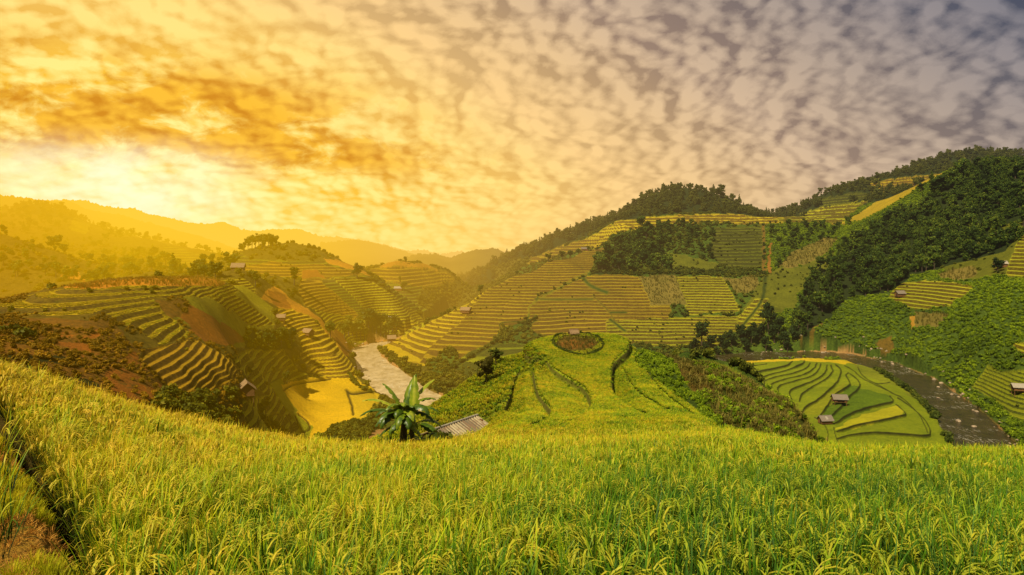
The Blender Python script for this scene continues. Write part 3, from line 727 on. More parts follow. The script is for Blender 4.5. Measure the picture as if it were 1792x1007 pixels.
pc[(iq >= 50) & (iq < 128) & (uq > 640)] = 2     # knoll
pc[(iq >= 50) & (iq < 262) & (uq <= 640)] = 3    # left terraced hill
pc[(iq >= 128) & (iq < 262) & (uq > 640)] = 4    # valley floor
pc[(iq >= 262) & (Z0[:-1,:-1] < -55.5) & (iq < 420)] = 4
pc[(iq >= 262) & (pc == 0) & (uq < 1345) & (iq < 505) & (uq > 655)] = 5
pc[(pc == 0) & (uq >= 1345) & (iq < 590)] = 6
pc[(pc == 0) & (uq <= 850) & (iq < 690)] = 7
for k, n in {1: 'field_ground', 2: 'rice_knoll', 3: 'terraced_spur', 4: 'valley_floor', 5: 'terraced_hillside', 6: 'forested_hillside', 7: 'river_hills', 0: 'mountain_slopes'}.items():
    sheet(n, pc == k)
# the field goes on past both sides of the view
def side_sheet(j, us):
    n0 = int(np.searchsorted(D, 52)); dd = D[:n0:2]; zz = Z1[:n0:2, j]; V = []; A_ = []
    for u in us:
        for d, z in zip(dd, zz): V.append(((u-U0)/F*d, d, z))
    m_, n_ = len(us), len(dd); id_ = np.arange(m_*n_).reshape(m_, n_)
    q = np.stack([id_[:-1, :-1], id_[1:, :-1], id_[1:, 1:], id_[:-1, 1:]], -1).reshape(-1, 4)
    k = len(V); one = np.ones((k, 1)); c_ = CLS['soil'] if j else CLS['scrub']
    me = mesh_np('field_ground', V, [q], TERR, attrs=dict(ca=one*np.array([c_[0]]), cb=one*np.array([c_[1]]), cr=one*np.array([c_[2]]), tp=one[:, 0]*0, tread=one[:, 0]*.5, tm=one[:, 0]*0))
    tag(obj('field_ground', me), kind='structure')
side_sheet(NU-1, np.linspace(U[-1], 4200, 30)); side_sheet(0, np.linspace(-2600, U[0], 30))
# ---- river
def river_mat():
    m, t, out = new_mat('river_water')
    Pn = pos(t); sp = t.node('ShaderNodeSeparateXYZ'); t.link(Pn, sp.inputs[0])
    side = t.maprange(sp.outputs[0], -30.0, 60.0)
    mp = t.node('ShaderNodeMapping'); mp.inputs['Scale'].default_value = (1, .7, 1); t.link(Pn, mp.inputs[0])
    n = t.noise(mp.outputs[0], .35, 7, .72, .6); nf = t.noise(Pn, .06, 4, .6, .4); n9 = t.noise(mp.outputs[0], 1.6, 5, .7, .8)
    silt = t.mix(t.maprange(n, .38, .62), (.36,.26,.11,1), (.66,.52,.28,1))
    green = t.mix(t.maprange(n, .35, .65), (.028,.022,.005,1), (.075,.056,.015,1))
    col = t.mix(side, silt, green)
    st = t.node('ShaderNodeMapping'); st.inputs['Rotation'].default_value = (0, 0, .75); st.inputs['Scale'].default_value = (1.6, .35, 1); t.link(Pn, st.inputs[0])
    ns_ = t.noise(st.outputs[0], 1.1, 6, .75, .5)
    foam = t.math('MULTIPLY', t.maprange(ns_, .54, .66), t.maprange(nf, .48, .60))
    col = t.mix(t.math('MULTIPLY', foam, .85), col, (.80,.74,.58,1))
    r = t.mix(foam, t.mix(side, (.30,)*3+(1,), (.20,)*3+(1,)), (.7,)*3+(1,))
    t.link(principled(t, col, r, bump(t, n9, .55, .25), spec=.2), out)
    return m
def flat(name, poly, z, mat):
    pts = [((u-U0)/F*(F*-z/(v-V0)), F*-z/(v-V0), z) for u, v in poly]
    return pts
def river_mesh():
    V = []; Q = []
    n = 120
    def res(p):
        p = np.array(p, float); s = np.r_[0, np.cumsum(np.hypot(*np.diff(p, axis=0).T))]; t = np.linspace(0, s[-1], n)
        return np.c_[np.interp(t, s, p[:,0]), np.interp(t, s, p[:,1])]
    # rails in plan, widened so the banks cut the water edge
    w = lambda p: np.array([((u-U0)/F*(F*-WATER/(v-V0)), F*-WATER/(v-V0)) for u, v in p])
    a = res(w(RIV_L)); b = res(w(RIV_R)); m = (a+b)/2
    a = m+(a-m)*1.6; b = m+(b-m)*1.6
    for i in range(n):
        for k in range(5):
            q = a[i]*(1-k/4)+b[i]*k/4; V.append((q[0], q[1], WATER))
    for i in range(n-1):
        for k in range(4): Q.append((i*5+k, i*5+k+1, i*5+k+6, i*5+k+5))
    c = w(FAR_POOL); cc = c.mean(0); base = len(V); T = []
    for q in c: V.append(((q[0]-cc[0])*1.25+cc[0], (q[1]-cc[1])*1.25+cc[1], WATER))
    V.append((cc[0], cc[1], WATER))
    for i in range(len(c)): T.append((base+i, base+(i+1) % len(c), base+len(c)))
    return mesh_np('river', V, [np.array(Q), np.array(T)], river_mat())
tag(obj('river', river_mesh()), kind='structure')

# ------------------------------------------------------------------ distant ridges
def ridge_mat():
    m, t, out = new_mat('distant_woods')
    n = t.noise(pos(t), .02, 8, .7)
    col = t.mix(t.maprange(n, .35, .65), (.10,.10,.015,1), (.035,.045,.01,1))
    t.link(principled(t, col, .95, bump(t, n, .8, 8.), spec=.05), out); return m
RM = ridge_mat()
def ridge(name, crest, dep, low, sd):
    cu = np.array([c[0] for c in crest], float); cv = np.array([c[1] for c in crest], float)
    u = np.arange(cu[0], cu[-1], 1.3); m = 42
    v = np.interp(u, cu, cv)
    k = np.hanning(15); k /= k.sum(); v = np.convolve(np.pad(v, 7, 'edge'), k, 'valid')
    rows = []
    for i in range(-6, m):
        t = i/(m-1)
        if t < 0: d = dep*(1-t*1.2); z = (V0-v)/F*dep-(dep*.55*(-t))
        else:
            d = dep*(1-.30*t); vv = v+(low-v)*t**1.25; z = (V0-vv)/F*d
        x = (u-U0)/F*d
        z = z+dep*.010*fbm(x/(dep*.05), (u*0+d)/(dep*.05), sd, 4)*min(1, .25+abs(t)*5)
        if abs(t) < .02: z = z+dep*.0035*np.maximum(0, fbm(x/(dep*.004), u*0, sd+3, 3))+dep*.0016*fbm(x/(dep*.0016), u*0, sd+4, 2)
        rows.append(np.stack([x, u*0+d, z], -1))
    V = np.array(rows); a, b = V.shape[:2]; id_ = np.arange(a*b).reshape(a, b)
    q = np.stack([id_[:-1, :-1], id_[:-1, 1:], id_[1:, 1:], id_[1:, :-1]], -1).reshape(-1, 4)
    o = obj(name, mesh_np(name, V.reshape(-1, 3), [q[:, ::-1]], RM)); tag(o, kind='structure')
ridge('distant_ridge', [(-300,340),(-60,330),(0,341),(40,347),(105,353),(125,370),(150,380)], 1250, 470, 3)
ridge('distant_ridge', [(60,362),(105,352),(118,350),(150,366),(180,373),(215,376),(250,388),(300,402),(340,412),(400,430),(430,440),(480,470)], 1500, 480, 8)
ridge('distant_ridge', [(60,352),(110,350),(150,351),(170,358),(200,364),(235,366),(262,377),(300,383),(330,390),(372,392),(390,388),(420,402),(450,405),(475,402),(505,403),(520,402),(560,413),(600,415),(640,422),(690,434),(740,445),(800,462),(860,480)], 2300, 500, 12)
ridge('distant_ridge', [(600,428),(650,430),(690,436),(715,441),(735,438),(752,440),(770,446),(800,440),(830,443),(900,438),(960,446)], 3200, 520, 17)
ridge('distant_ridge', [(560,425),(620,420),(660,426),(700,437),(730,446),(760,450),(800,460),(830,470)], 1500, 520, 15)
ridge('distant_ridge', [(690,455),(730,445),(760,444),(790,452),(800,446),(830,438),(868,436),(882,443),(900,452),(960,470)], 1150, 540, 19)
ridge('distant_ridge', [(855,470),(880,450),(905,440),(940,428),(965,420),(1010,410),(1060,400),(1150,390)], 1350, 520, 25)
# ground sheet beyond everything, out to the horizon
far = mesh_np('far_ground', [(-5000,900,-75),(5000,900,-75),(5000,3100,-75),(-5000,3100,-75)], [np.array([[0,1,2,3]])], RM)
tag(obj('far_ground', far), kind='structure')

# ------------------------------------------------------------------ sun, sky, camera
SUN_AZ = math.radians(-143); SUN_EL = math.radians(51)
sd = Vector((math.sin(SUN_AZ)*math.cos(SUN_EL), math.cos(SUN_AZ)*math.cos(SUN_EL), math.sin(SUN_EL)))
sl = bpy.data.lights.new('sun', 'SUN'); sl.energy = 5.0; sl.angle = math.radians(0.8); sl.color = (1.0, .86, .58)
so = bpy.data.objects.new('sun', sl); COL.objects.link(so); so.rotation_euler = sd.to_track_quat('Z', 'Y').to_euler(); so.location = (-200, 200, 150)
def make_world():
    w = bpy.data.worlds.new('World'); scene.world = w; w.use_nodes = True
    t = NT(w.node_tree); t.n.clear()
    out = t.node('ShaderNodeOutputWorld')
    g = t.node('ShaderNodeTexCoord').outputs['Generated']
    nrm = t.node('ShaderNodeVectorMath', operation='NORMALIZE'); t.link(g, nrm.inputs[0]); N = nrm.outputs[0]
    sp = t.node('ShaderNodeSeparateXYZ'); t.link(N, sp.inputs[0]); x, y, z = sp.outputs
    glow = Vector((-0.60, 1.0, 0.095)).normalized()
    dt = t.node('ShaderNodeVectorMath', operation='DOT_PRODUCT'); t.link(N, dt.inputs[0]); dt.inputs[1].default_value = glow
    ang = t.math('ARCCOSINE', t.math('MINIMUM', dt.outputs['Value'], .99999))
    # elevation counts a little more than azimuth: the warm light hugs the horizon
    zc = t.math('MAXIMUM', z, -.05)
    s = t.math('ADD', t.math('DIVIDE', ang, 1.62), t.math('MULTIPLY', zc, .80), clamp=True)
    # cloud deck on a high plane
    den = t.math('ADD', zc, .44)
    cx = t.math('DIVIDE', x, den); cy = t.math('DIVIDE', y, den)
    cv = t.node('ShaderNodeCombineXYZ'); t.link(cx, cv.inputs[0]); t.link(cy, cv.inputs[1]); CV = cv.outputs[0]
    def warp(vec, sc, amt, det=4):
        w_ = t.node('ShaderNodeTexNoise'); w_.inputs['Scale'].default_value = sc; w_.inputs['Detail'].default_value = det; t.link(vec, w_.inputs['Vector'])
        m1 = t.node('ShaderNodeVectorMath', operation='SUBTRACT'); t.link(w_.outputs['Color'], m1.inputs[0]); m1.inputs[1].default_value = (.5, .5, .5)
        m2 = t.node('ShaderNodeVectorMath', operation='SCALE'); t.link(m1.outputs[0], m2.inputs[0]); m2.inputs['Scale'].default_value = amt
        m3 = t.node('ShaderNodeVectorMath', operation='ADD'); t.link(vec, m3.inputs[0]); t.link(m2.outputs[0], m3.inputs[1]); return m3.outputs[0]
    def height(vec):
        """cloud deck thickness: rounded puffs, broken by finer billows"""
        q = warp(warp(vec, 2.2, .12, 2), 12, .032, 4)
        vo = t.node('ShaderNodeTexVoronoi', feature='SMOOTH_F1'); vo.inputs['Scale'].default_value = 15.5; vo.inputs['Smoothness'].default_value = .5; t.link(q, vo.inputs['Vector'])
        vo2 = t.node('ShaderNodeTexVoronoi', feature='SMOOTH_F1'); vo2.inputs['Scale'].default_value = 34; vo2.inputs['Smoothness'].default_value = .5; t.link(q, vo2.inputs['Vector'])
        n_ = t.noise(q, 7.5, 9, .66, .0)
        h_ = t.math('ADD', t.math('MULTIPLY', vo.outputs['Distance'], -.72), t.math('MULTIPLY', vo2.outputs['Distance'], -.36))
        return t.math('ADD', h_, t.math('MULTIPLY', n_, 1.05))
    off = t.node('ShaderNodeVectorMath', operation='ADD'); t.link(CV, off.inputs[0]); off.inputs[1].default_value = (-.018, .010, 0)
    h0 = height(CV); h1 = height(off.outputs[0])
    big = t.noise(warp(CV, 3, .25, 3), 2.3, 5, .6, .0); cell = t.noise(CV, 7, 6, .62, .0)
    dens = t.math('ADD', h0, t.math('MULTIPLY', big, .60))
    c = t.maprange(dens, -.16, .56, 0, .92)
    rel = t.math('MULTIPLY', t.math('SUBTRACT', h0, h1), t.maprange(z, .02, .25, 1.0, 1.9))
    c = t.math('ADD', c, rel, clamp=True)
    lit = t.ramp(s, [(0.0, (1.0,.97,.66)), (.1, (1.0,.90,.32)), (.25, (1.0,.80,.22)), (.4, (1.0,.70,.20)), (.5, (.93,.60,.23)), (.69, (.62,.44,.28)), (.8, (.43,.33,.255)), (.9, (.28,.24,.235)), (1, (.14,.15,.195))])
    shd = t.ramp(s, [(0.0, (1.0,.72,.12)), (.1, (.97,.56,.03)), (.25, (.90,.50,.03)), (.4, (.80,.47,.10)), (.5, (.66,.41,.15)), (.69, (.30,.20,.14)), (.8, (.20,.15,.13)), (.9, (.10,.095,.115)), (1, (.04,.052,.095))])
    ns = t.node('ShaderNodeTexSky', sky_type='NISHITA'); ns.sun_disc = False; ns.sun_elevation = SUN_EL; ns.sun_rotation = SUN_AZ; ns.air_density = 1.2; ns.dust_density = 2.5
    bgn = t.node('ShaderNodeBackground'); t.link(ns.outputs[0], bgn.inputs[0]); bgn.inputs[1].default_value = 0.05
    col = t.mix(t.math('POWER', c, .8), shd, lit)
    # heavy orange banks low on the sun side
    bn = t.noise(warp(CV, 5, .16, 4), 4.6, 6, .62, .0)
    bank = t.math('MULTIPLY', t.maprange(bn, .40, .53, 0, 1, True), t.maprange(s, .27, .47, 1, 0, True))
    bank = t.math('MULTIPLY', bank, t.maprange(z, .075, .125, 0, 1, True))
    bank = t.math('MULTIPLY', bank, t.maprange(z, .29, .20, 0, 1, True))
    col = t.mix(t.math('MULTIPLY', bank, .92), col, t.mix(c, (.60,.22,.001,1), (.92,.46,.008,1)))
    # thinner, smoother streaks near the horizon
    hz = t.maprange(z, -.01, .10, 1, 0, True)
    hcol = t.ramp(s, [(0.0, (1.0,.88,.34)), (.12, (1.0,.76,.18)), (.3, (.98,.66,.17)), (.45, (.85,.54,.22)), (.6, (.60,.42,.25)), (.8, (.35,.28,.22)), (1, (.2,.19,.19))])
    col = t.mix(t.math('MULTIPLY', hz, .60), col, hcol)
    # the bright opening around the hidden sun
    opn = t.math('MULTIPLY', t.math('MULTIPLY', t.maprange(ang, .0, .24, 1, 0, True), t.maprange(z, .155, .10, 0, 1, True)), t.maprange(cell, .35, .6, .35, 1))
    col = t.mix(t.math('MULTIPLY', opn, .85), col, (1.0,.95,.62,1))
    # below the horizon: dull earth light
    col = t.mix(t.maprange(z, -.05, -.01, 1, 0), col, (.20,.15,.05,1))
    bg = t.node('ShaderNodeBackground'); t.link(col, bg.inputs[0]); bg.inputs[1].default_value = 1.16
    mx = t.node('ShaderNodeMixShader'); mx.inputs[0].default_value = .06
    t.link(bg.outputs[0], mx.inputs[1]); t.link(bgn.outputs[0], mx.inputs[2]); t.link(mx.outputs[0], out.inputs[0])
    w.cycles.sampling_method = 'MANUAL'; w.cycles.sample_map_resolution = 1024
make_world()
cam = bpy.data.cameras.new('camera'); co = bpy.data.objects.new('camera', cam); COL.objects.link(co)
co.location = (0, 0, 0); co.rotation_euler = (math.radians(90), 0, 0)
cam.sensor_fit = 'HORIZONTAL'; cam.sensor_width = 36; cam.lens = 36*F/1792
cam.shift_y = -(503.5-V0)/1792; cam.clip_start = .2; cam.clip_end = 30000
scene.camera = co
scene.view_settings.view_transform = 'Standard'; scene.view_settings.look = 'None'; scene.view_settings.exposure = 0
scene.cycles.use_denoising = True; scene.cycles.max_bounces = 5; scene.cycles.diffuse_bounces = 2; scene.cycles.transparent_max_bounces = 4
scene.cycles.use_adaptive_sampling = True; scene.cycles.adaptive_threshold = 0.02

# ------------------------------------------------------------------ plants
def basis(n):
    a = np.cross(n, np.array([.31, .17, .93])); a /= np.linalg.norm(a, axis=1)[:, None]+1e-9
    return a, np.cross(n, a)
_ICO = None
def ico():
    global _ICO
    if _ICO is None:
        import bmesh
        bm = bmesh.new(); bmesh.ops.create_icosphere(bm, subdivisions=1, radius=1)
        _ICO = (np.array([v.co[:] for v in bm.verts]), np.array([[v.index for v in f.verts] for f in bm.faces])); bm.free()
    return _ICO
def blobs_mesh(name, blobs, nleaf, leaf, mat, sd, core=.78, flat=.0, long=1.0):
    """leafy mass: leaf sized faces over and inside overlapping lobes, darker cores within"""
    r = np.random.default_rng(sd); V = []; Q = []; T = []; S = []; n = 0
    iv, ifc = ico(); tot = sum(b[3]**2 for b in blobs)
    zs = [b[2]+b[3] for b in blobs]; zt = max(zs); zb = min(b[2]-b[3] for b in blobs)
    for (x, y, z, R_) in blobs:
        c = np.array([x, y, z]); sq = np.array([1, 1, .8])
        v = iv*R_*core*sq*(1+.12*r.standard_normal((len(iv), 1)))+c
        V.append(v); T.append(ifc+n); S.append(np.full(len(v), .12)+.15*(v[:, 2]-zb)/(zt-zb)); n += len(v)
        k = max(8, int(nleaf*R_**2/tot)); d = r.standard_normal((k, 3)); d[:, 2] += .25; d /= np.linalg.norm(d, axis=1)[:, None]
        p = c+d*sq*R_*(r.uniform(.72, 1.12, (k, 1)))
        nn = d+.75*r.standard_normal((k, 3)); nn /= np.linalg.norm(nn, axis=1)[:, None]
        a, b = basis(nn); s = leaf*r.uniform(.55, 1.25, (k, 1)); t = r.uniform(0, 6.28, (k, 1))
        a, b = a*np.cos(t)+b*np.sin(t), b*np.cos(t)-a*np.sin(t)
        q = np.stack([p-a*s*long, p-b*s*.55, p+a*s*long, p+b*s*.55], 1).reshape(-1, 3)
        V.append(q); Q.append(np.arange(4*k).reshape(-1, 4)+n); n += 4*k
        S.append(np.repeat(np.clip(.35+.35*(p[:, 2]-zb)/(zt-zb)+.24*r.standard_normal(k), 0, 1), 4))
    return mesh_np(name, np.concatenate(V), [np.concatenate(Q), np.concatenate(T)], mat, attrs={'shade': np.concatenate(S)}, smooth=False)
def round_blobs(sd, h, w, n=9):
    r = np.random.default_rng(sd); out = [(0, 0, h*.62, w*.30)]
    for i in range(n):
        a = i*2.4+r.uniform(-.5, .5); q = r.uniform(.35, 1); z = h*r.uniform(.38, .86)
        out.append((math.cos(a)*w*.32*q, math.sin(a)*w*.32*q, z, w*r.uniform(.15, .25)))
    return out
def cone_blobs(sd, h, w):
    r = np.random.default_rng(sd); out = []
    for i in range(9):
        t = i/8; a = i*2.4
        out.append((math.cos(a)*w*.18*(1-t), math.sin(a)*w*.18*(1-t), h*(.25+.68*t), w*(.30*(1-t)+.07)))
    return out
def bush_blobs(sd, w, h, n=5):
    r = np.random.default_rng(sd); out = []
    for i in range(n):
        a = i*2.4+r.uniform(-.6, .6); q = r.uniform(0, 1)
        out.append((math.cos(a)*w*.3*q, math.sin(a)*w*.3*q, h*r.uniform(.25, .62), w*r.uniform(.2, .32)))
    return out
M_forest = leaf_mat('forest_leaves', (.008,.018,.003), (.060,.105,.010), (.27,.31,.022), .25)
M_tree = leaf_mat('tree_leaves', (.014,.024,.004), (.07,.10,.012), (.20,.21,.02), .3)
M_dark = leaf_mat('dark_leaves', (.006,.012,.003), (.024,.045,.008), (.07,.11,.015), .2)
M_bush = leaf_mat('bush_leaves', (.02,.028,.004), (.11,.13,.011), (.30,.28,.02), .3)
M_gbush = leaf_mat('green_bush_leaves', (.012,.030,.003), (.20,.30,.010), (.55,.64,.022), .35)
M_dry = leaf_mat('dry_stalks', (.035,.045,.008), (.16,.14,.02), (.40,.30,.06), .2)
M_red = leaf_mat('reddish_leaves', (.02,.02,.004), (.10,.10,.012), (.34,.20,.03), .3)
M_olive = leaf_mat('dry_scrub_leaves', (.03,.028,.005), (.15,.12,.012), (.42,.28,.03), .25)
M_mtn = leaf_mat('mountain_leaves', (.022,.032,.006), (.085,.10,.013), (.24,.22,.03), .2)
M_bark = plain_mat('bark', (.10,.07,.04), (.045,.03,.018), 6)
def trunk_mesh(name, h, w, sd, frac=.62):
    r = random.Random(sd); mb = MB(); rr = h*.022+.03
    mb.tube([(0,0,-.5),(0,0,h*.12),(r.uniform(-.1,.1)*w*.3,r.uniform(-.1,.1)*w*.3,h*frac*.6),(0,0,h*frac)], [rr*1.35,rr,rr*.75,rr*.4], 6)
    for i in range(4):
        a = i*1.7+r.random(); z = h*(.25+.08*i)
        mb.tube([(0,0,z),(math.cos(a)*w*.14,math.sin(a)*w*.14,z+h*.10),(math.cos(a)*w*.26,math.sin(a)*w*.26,z+h*.2)], [rr*.5,rr*.35,rr*.15], 5, False)
    return mb.mesh(name, M_bark)
def gn_scatter(name, pts, rot, scl, idx, protos, kind='stuff', label=None, cat=None, tilt=None):
    """one stuff object: plants set out at surveyed ground points"""
    n = len(pts)
    me = bpy.data.meshes.new(name); me.vertices.add(n); me.vertices.foreach_set('co', np.asarray(pts, np.float32).ravel())
    rv3 = np.zeros((n, 3), np.float32); rv3[:, 2] = rot
    if tilt is not None: rv3[:, :2] = tilt
    a = me.attributes.new('rot', 'FLOAT_VECTOR', 'POINT'); a.data.foreach_set('vector', rv3.ravel())
    a = me.attributes.new('scl', 'FLOAT', 'POINT'); a.data.foreach_set('value', np.asarray(scl, np.float32))
    a = me.attributes.new('idx', 'INT', 'POINT'); a.data.foreach_set('value', np.asarray(idx, np.int32))
    me.update()
    c = bpy.data.collections.new(name+'_kinds')
    for p in protos: c.objects.link(p)
    g = bpy.data.node_groups.new(name+'_nodes', 'GeometryNodeTree')
    g.interface.new_socket('Geometry', in_out='INPUT', socket_type='NodeSocketGeometry'); g.interface.new_socket('Geometry', in_out='OUTPUT', socket_type='NodeSocketGeometry')
    t = NT(g); gi = t.node('NodeGroupInput'); go = t.node('NodeGroupOutput')
    ci = t.node('GeometryNodeCollectionInfo'); ci.inputs['Collection'].default_value = c; ci.inputs['Separate Children'].default_value = True; ci.inputs['Reset Children'].default_value = True
    iop = t.node('GeometryNodeInstanceOnPoints'); iop.inputs['Pick Instance'].default_value = True
    def na(nm, ty):
        q = t.node('GeometryNodeInputNamedAttribute', data_type=ty); q.inputs[0].default_value = nm; return q.outputs[0]
    e2r = t.node('FunctionNodeEulerToRotation'); t.link(na('rot', 'FLOAT_VECTOR'), e2r.inputs[0])
    t.link(gi.outputs[0], iop.inputs['Points']); t.link(ci.outputs[0], iop.inputs['Instance']); t.link(na('idx', 'INT'), iop.inputs['Instance Index'])
    t.link(e2r.outputs[0], iop.inputs['Rotation']); t.link(na('scl', 'FLOAT'), iop.inputs['Scale']); t.link(iop.outputs[0], go.inputs[0])
    o = obj(name, me); md = o.modifiers.new('plants', 'NODES'); md.node_group = g
    tag(o, label, cat, None, kind); return o
def protos(prefix, meshes):
    return [bpy.data.objects.new('%s_%02d' % (prefix, i), m) for i, m in enumerate(meshes)]
def scat(mask, per_area, jitter=True, cap=20000, vis=True, seed=1):
    """ground points inside a land cover mask, per_area plants per square metre"""
    r = np.random.default_rng(seed)
    area = (U[1]-U[0])/F*DD*np.gradient(D)[:, None]
    m = mask & (UU > -110) & (UU < 1903)
    if vis: m = m & VIS
    area = area*SLOPE
    w = (area*per_area*m).ravel(); n = int(min(cap, w.sum()))
    if n < 1: return np.zeros((0, 3)), np.zeros(0)
    cs = np.cumsum(w); k = np.searchsorted(cs, r.uniform(0, cs[-1], n))
    i, j = np.divmod(k, NU)
    u = U[j]+r.uniform(-.7, .7, n); i1 = np.minimum(i+1, ND-1); d = D[i]+(D[i1]-D[i])*r.uniform(0, 1, n)
    return np.stack([(u-U0)/F*d, d, H(u, d)], 1), u
SLOPE = np.clip(np.sqrt(1+(np.gradient(Z0, axis=0)/np.gradient(D)[:, None])**2), 1, 5)
isK = lambda *n: np.isin(K, [cid[q] for q in n])
RI = lambda n, k, s=0: np.random.default_rng(s).integers(0, k, n)
RU = lambda n, a, b, s=0: np.random.default_rng(s).uniform(a, b, n)
# ---- rice
def rice_mat():
    m, t, out = new_mat('rice_leaves')
    hgt = t.node('ShaderNodeAttribute', attribute_name='hgt').outputs['Fac']; kind = t.node('ShaderNodeAttribute', attribute_name='kind').outputs['Fac']
    Pn = pos(t); sp = t.node('ShaderNodeSeparateXYZ'); t.link(Pn, sp.inputs[0])
    ratio = t.math('DIVIDE', sp.outputs[0], t.math('ADD', sp.outputs[1], 6.0))
    ripe = t.maprange(ratio, -.65, .35, .93, .32)                     # yellow backlight painted in toward the left; riper toward the far edge
    ripe = t.math('ADD', ripe, t.math('SUBTRACT', t.maprange(sp.outputs[1], 9., 36., -.27, .13), t.maprange(sp.outputs[1], 42., 58., .0, .07)))
    n = t.noise(Pn, .28, 4, .6); n2 = t.noise(Pn, 2.2, 3, .6)
    ripe = t.math('ADD', ripe, t.math('ADD', t.math('MULTIPLY', t.math('SUBTRACT', n, .5), 1.1), t.math('ADD', t.math('MULTIPLY', t.math('SUBTRACT', n2, .5), .8), t.math('MULTIPLY', t.math('SUBTRACT', objrand(t), .5), .55))))
    leaf = t.ramp(t.math('ADD', ripe, t.math('MULTIPLY', t.math('SUBTRACT', hgt, .6), .35), clamp=True), [(.0, (.06,.17,.008)), (.3, (.14,.35,.006)), (.55, (.52,.70,.007)), (.8, (.95,.85,.012)), (1, (.98,.68,.02))])
    low = t.mix(t.maprange(hgt, .32, .95), (.012,.024,.004,1), leaf)  # blade bases naturally darker, darkened further to paint shade between plants
    pan = t.ramp(t.math('ADD', ripe, .1, clamp=True), [(.1, (.38,.46,.02)), (.5, (.62,.55,.03)), (1, (.82,.56,.04))])
    col = t.mix(kind, low, pan)
    col = t.mix(t.maprange(t.noise(Pn, 1.1, 4, .65), .50, .66, 0, .55), col, t.mix(1.0, col, (.42,.50,.5,1), 'MULTIPLY'))
    b = principled(t, col, .55, spec=.25); tr = t.node('ShaderNodeBsdfTranslucent'); t.link(col, tr.inputs[0])
    mx = t.node('ShaderNodeMixShader'); mx.inputs[0].default_value = .28; t.link(b, mx.inputs[1]); t.link(tr.outputs[0], mx.inputs[2]); t.link(mx.outputs[0], out)
    return m
M_rice = rice_mat()
def rice_clump(name, sd, nb, npn, h, w, spread, segs=4, mat=None):
    r = random.Random(sd); V = []; Q = []; HG = []; KD = []
    def strip(p0, dirxy, lean, droop, L_, w_, kind, segs):
        a = math.atan2(dirxy[1], dirxy[0]); side = (-math.sin(a+r.uniform(-.9, .9)), math.cos(a+r.uniform(-.9, .9)))
        x, y, z = p0; th = math.pi/2-lean; b = len(V)
        for i in range(segs+1):
            t = i/segs; ww = w_*((.55+.9*t) if t < .5 else (1-(t-.5)*1.86)) if kind == 0 else w_*(.25 if t < .25 else 1.0-(t-.6)**2*1.5)
            ww = max(ww, .0006)
            V.append((x-side[0]*ww/2, y-side[1]*ww/2, z)); V.append((x+side[0]*ww/2, y+side[1]*ww/2, z+ww*.15))
            HG.extend([z/h]*2); KD.extend([0.0 if kind == 0 else (1.0 if t > .2 else .4)]*2)
            if i < segs: Q.append((b+2*i, b+2*i+1, b+2*i+3, b+2*i+2))
            s = L_/segs; x += math.cos(th)*s*dirxy[0]; y += math.cos(th)*s*dirxy[1]; z += math.sin(th)*s; th -= droop/segs*(1+1.5*t)
    for i in range(nb):
        a = r.uniform(0, 6.28); q = spread*math.sqrt(r.random()); p0 = (q*math.cos(a), q*math.sin(a), 0)
        a2 = a+r.uniform(-1, 1); strip(p0, (math.cos(a2), math.sin(a2)), r.uniform(.02, .28), r.uniform(.05, .7) if r.random() < .8 else 1.7, h*r.uniform(.8, 1.12), w*r.uniform(.7, 1.2), 0, segs)
    for i in range(npn):
        a = r.uniform(0, 6.28); q = spread*.8*math.sqrt(r.random()); p0 = (q*math.cos(a), q*math.sin(a), h*.58)
        L_ = h*r.uniform(.42, .55); dx = (math.cos(a), math.sin(a)); lean = r.uniform(.05, .3); dr = r.uniform(1.6, 2.9)
        strip(p0, dx, lean, dr, L_, w*.9, 1, segs+2); strip(p0, dx, lean+.10, dr*1.05, L_*.9, w*.7, 1, segs+2)
    return mesh_np(name, V, [np.array(Q)], mat or M_rice, attrs={'hgt': np.array(HG), 'kind': np.array(KD)}, smooth=False)
def rice_points(d0, d1, dens, seed, maxd=None):
    r = np.random.default_rng(seed); a_, b_ = (-115, 2900) if d1 < 20 else (-115, 2250)
    n = int(.5*((b_-a_)/F)*(d1*d1-d0*d0)*dens)
    d = np.sqrt(r.uniform(d0*d0, d1*d1, n)); u = r.uniform(a_, b_, n)
    ok = np.ones(n, bool)
    if maxd is not None: ok &= d < maxd(u)
    v = V0-F*H(u, d)/d
    bx = np.interp(v, [p[1] for p in DITCH], [p[0] for p in DITCH])
    ok &= ~((d < 30) & (u < bx+13))
    u = u[ok]; d = d[ok]
    return np.stack([(u-U0)/F*d, d, H(u, d)-.03], 1)
fld = lambda u: edge_d(u)+2.0
p = rice_points(5.0, 17, 17, 11, fld); n = len(p); print('rice', n)
gn_scatter('rice_plants', p, RU(n, 0, 6.28, 1), RU(n, .72, 1.18, 2), RI(n, 7, 3), protos('clump', [rice_clump('rice_clump', 100+i, 18, 5 if i%2 else 4, .94, .019, .10) for i in range(7)]), label='tall ripening rice plants filling the front of the near field', cat='rice')
p = rice_points(17, 47, 13, 12, fld); n = len(p); print('rice', n)
gn_scatter('rice_plants', p, RU(n, 0, 6.28, 1), RU(n, .70, 1.0, 2)*np.where(RU(n, 0, 1, 77) > .9, 1.35, 1.1), RI(n, 6, 3), protos('clump_b', [rice_clump('rice_clump', 200+i, 12, 3, .90, .034, .13, 3) for i in range(6)]), label='yellow green rice plants toward the far edge of the near field', cat='rice')
kr = isK('rice_k') & (DD > 42) & (DD < 118) & (lw < .15)
p, _ = scat(kr, 60.0, cap=70000, seed=5); n = len(p); print('knoll rice', n)
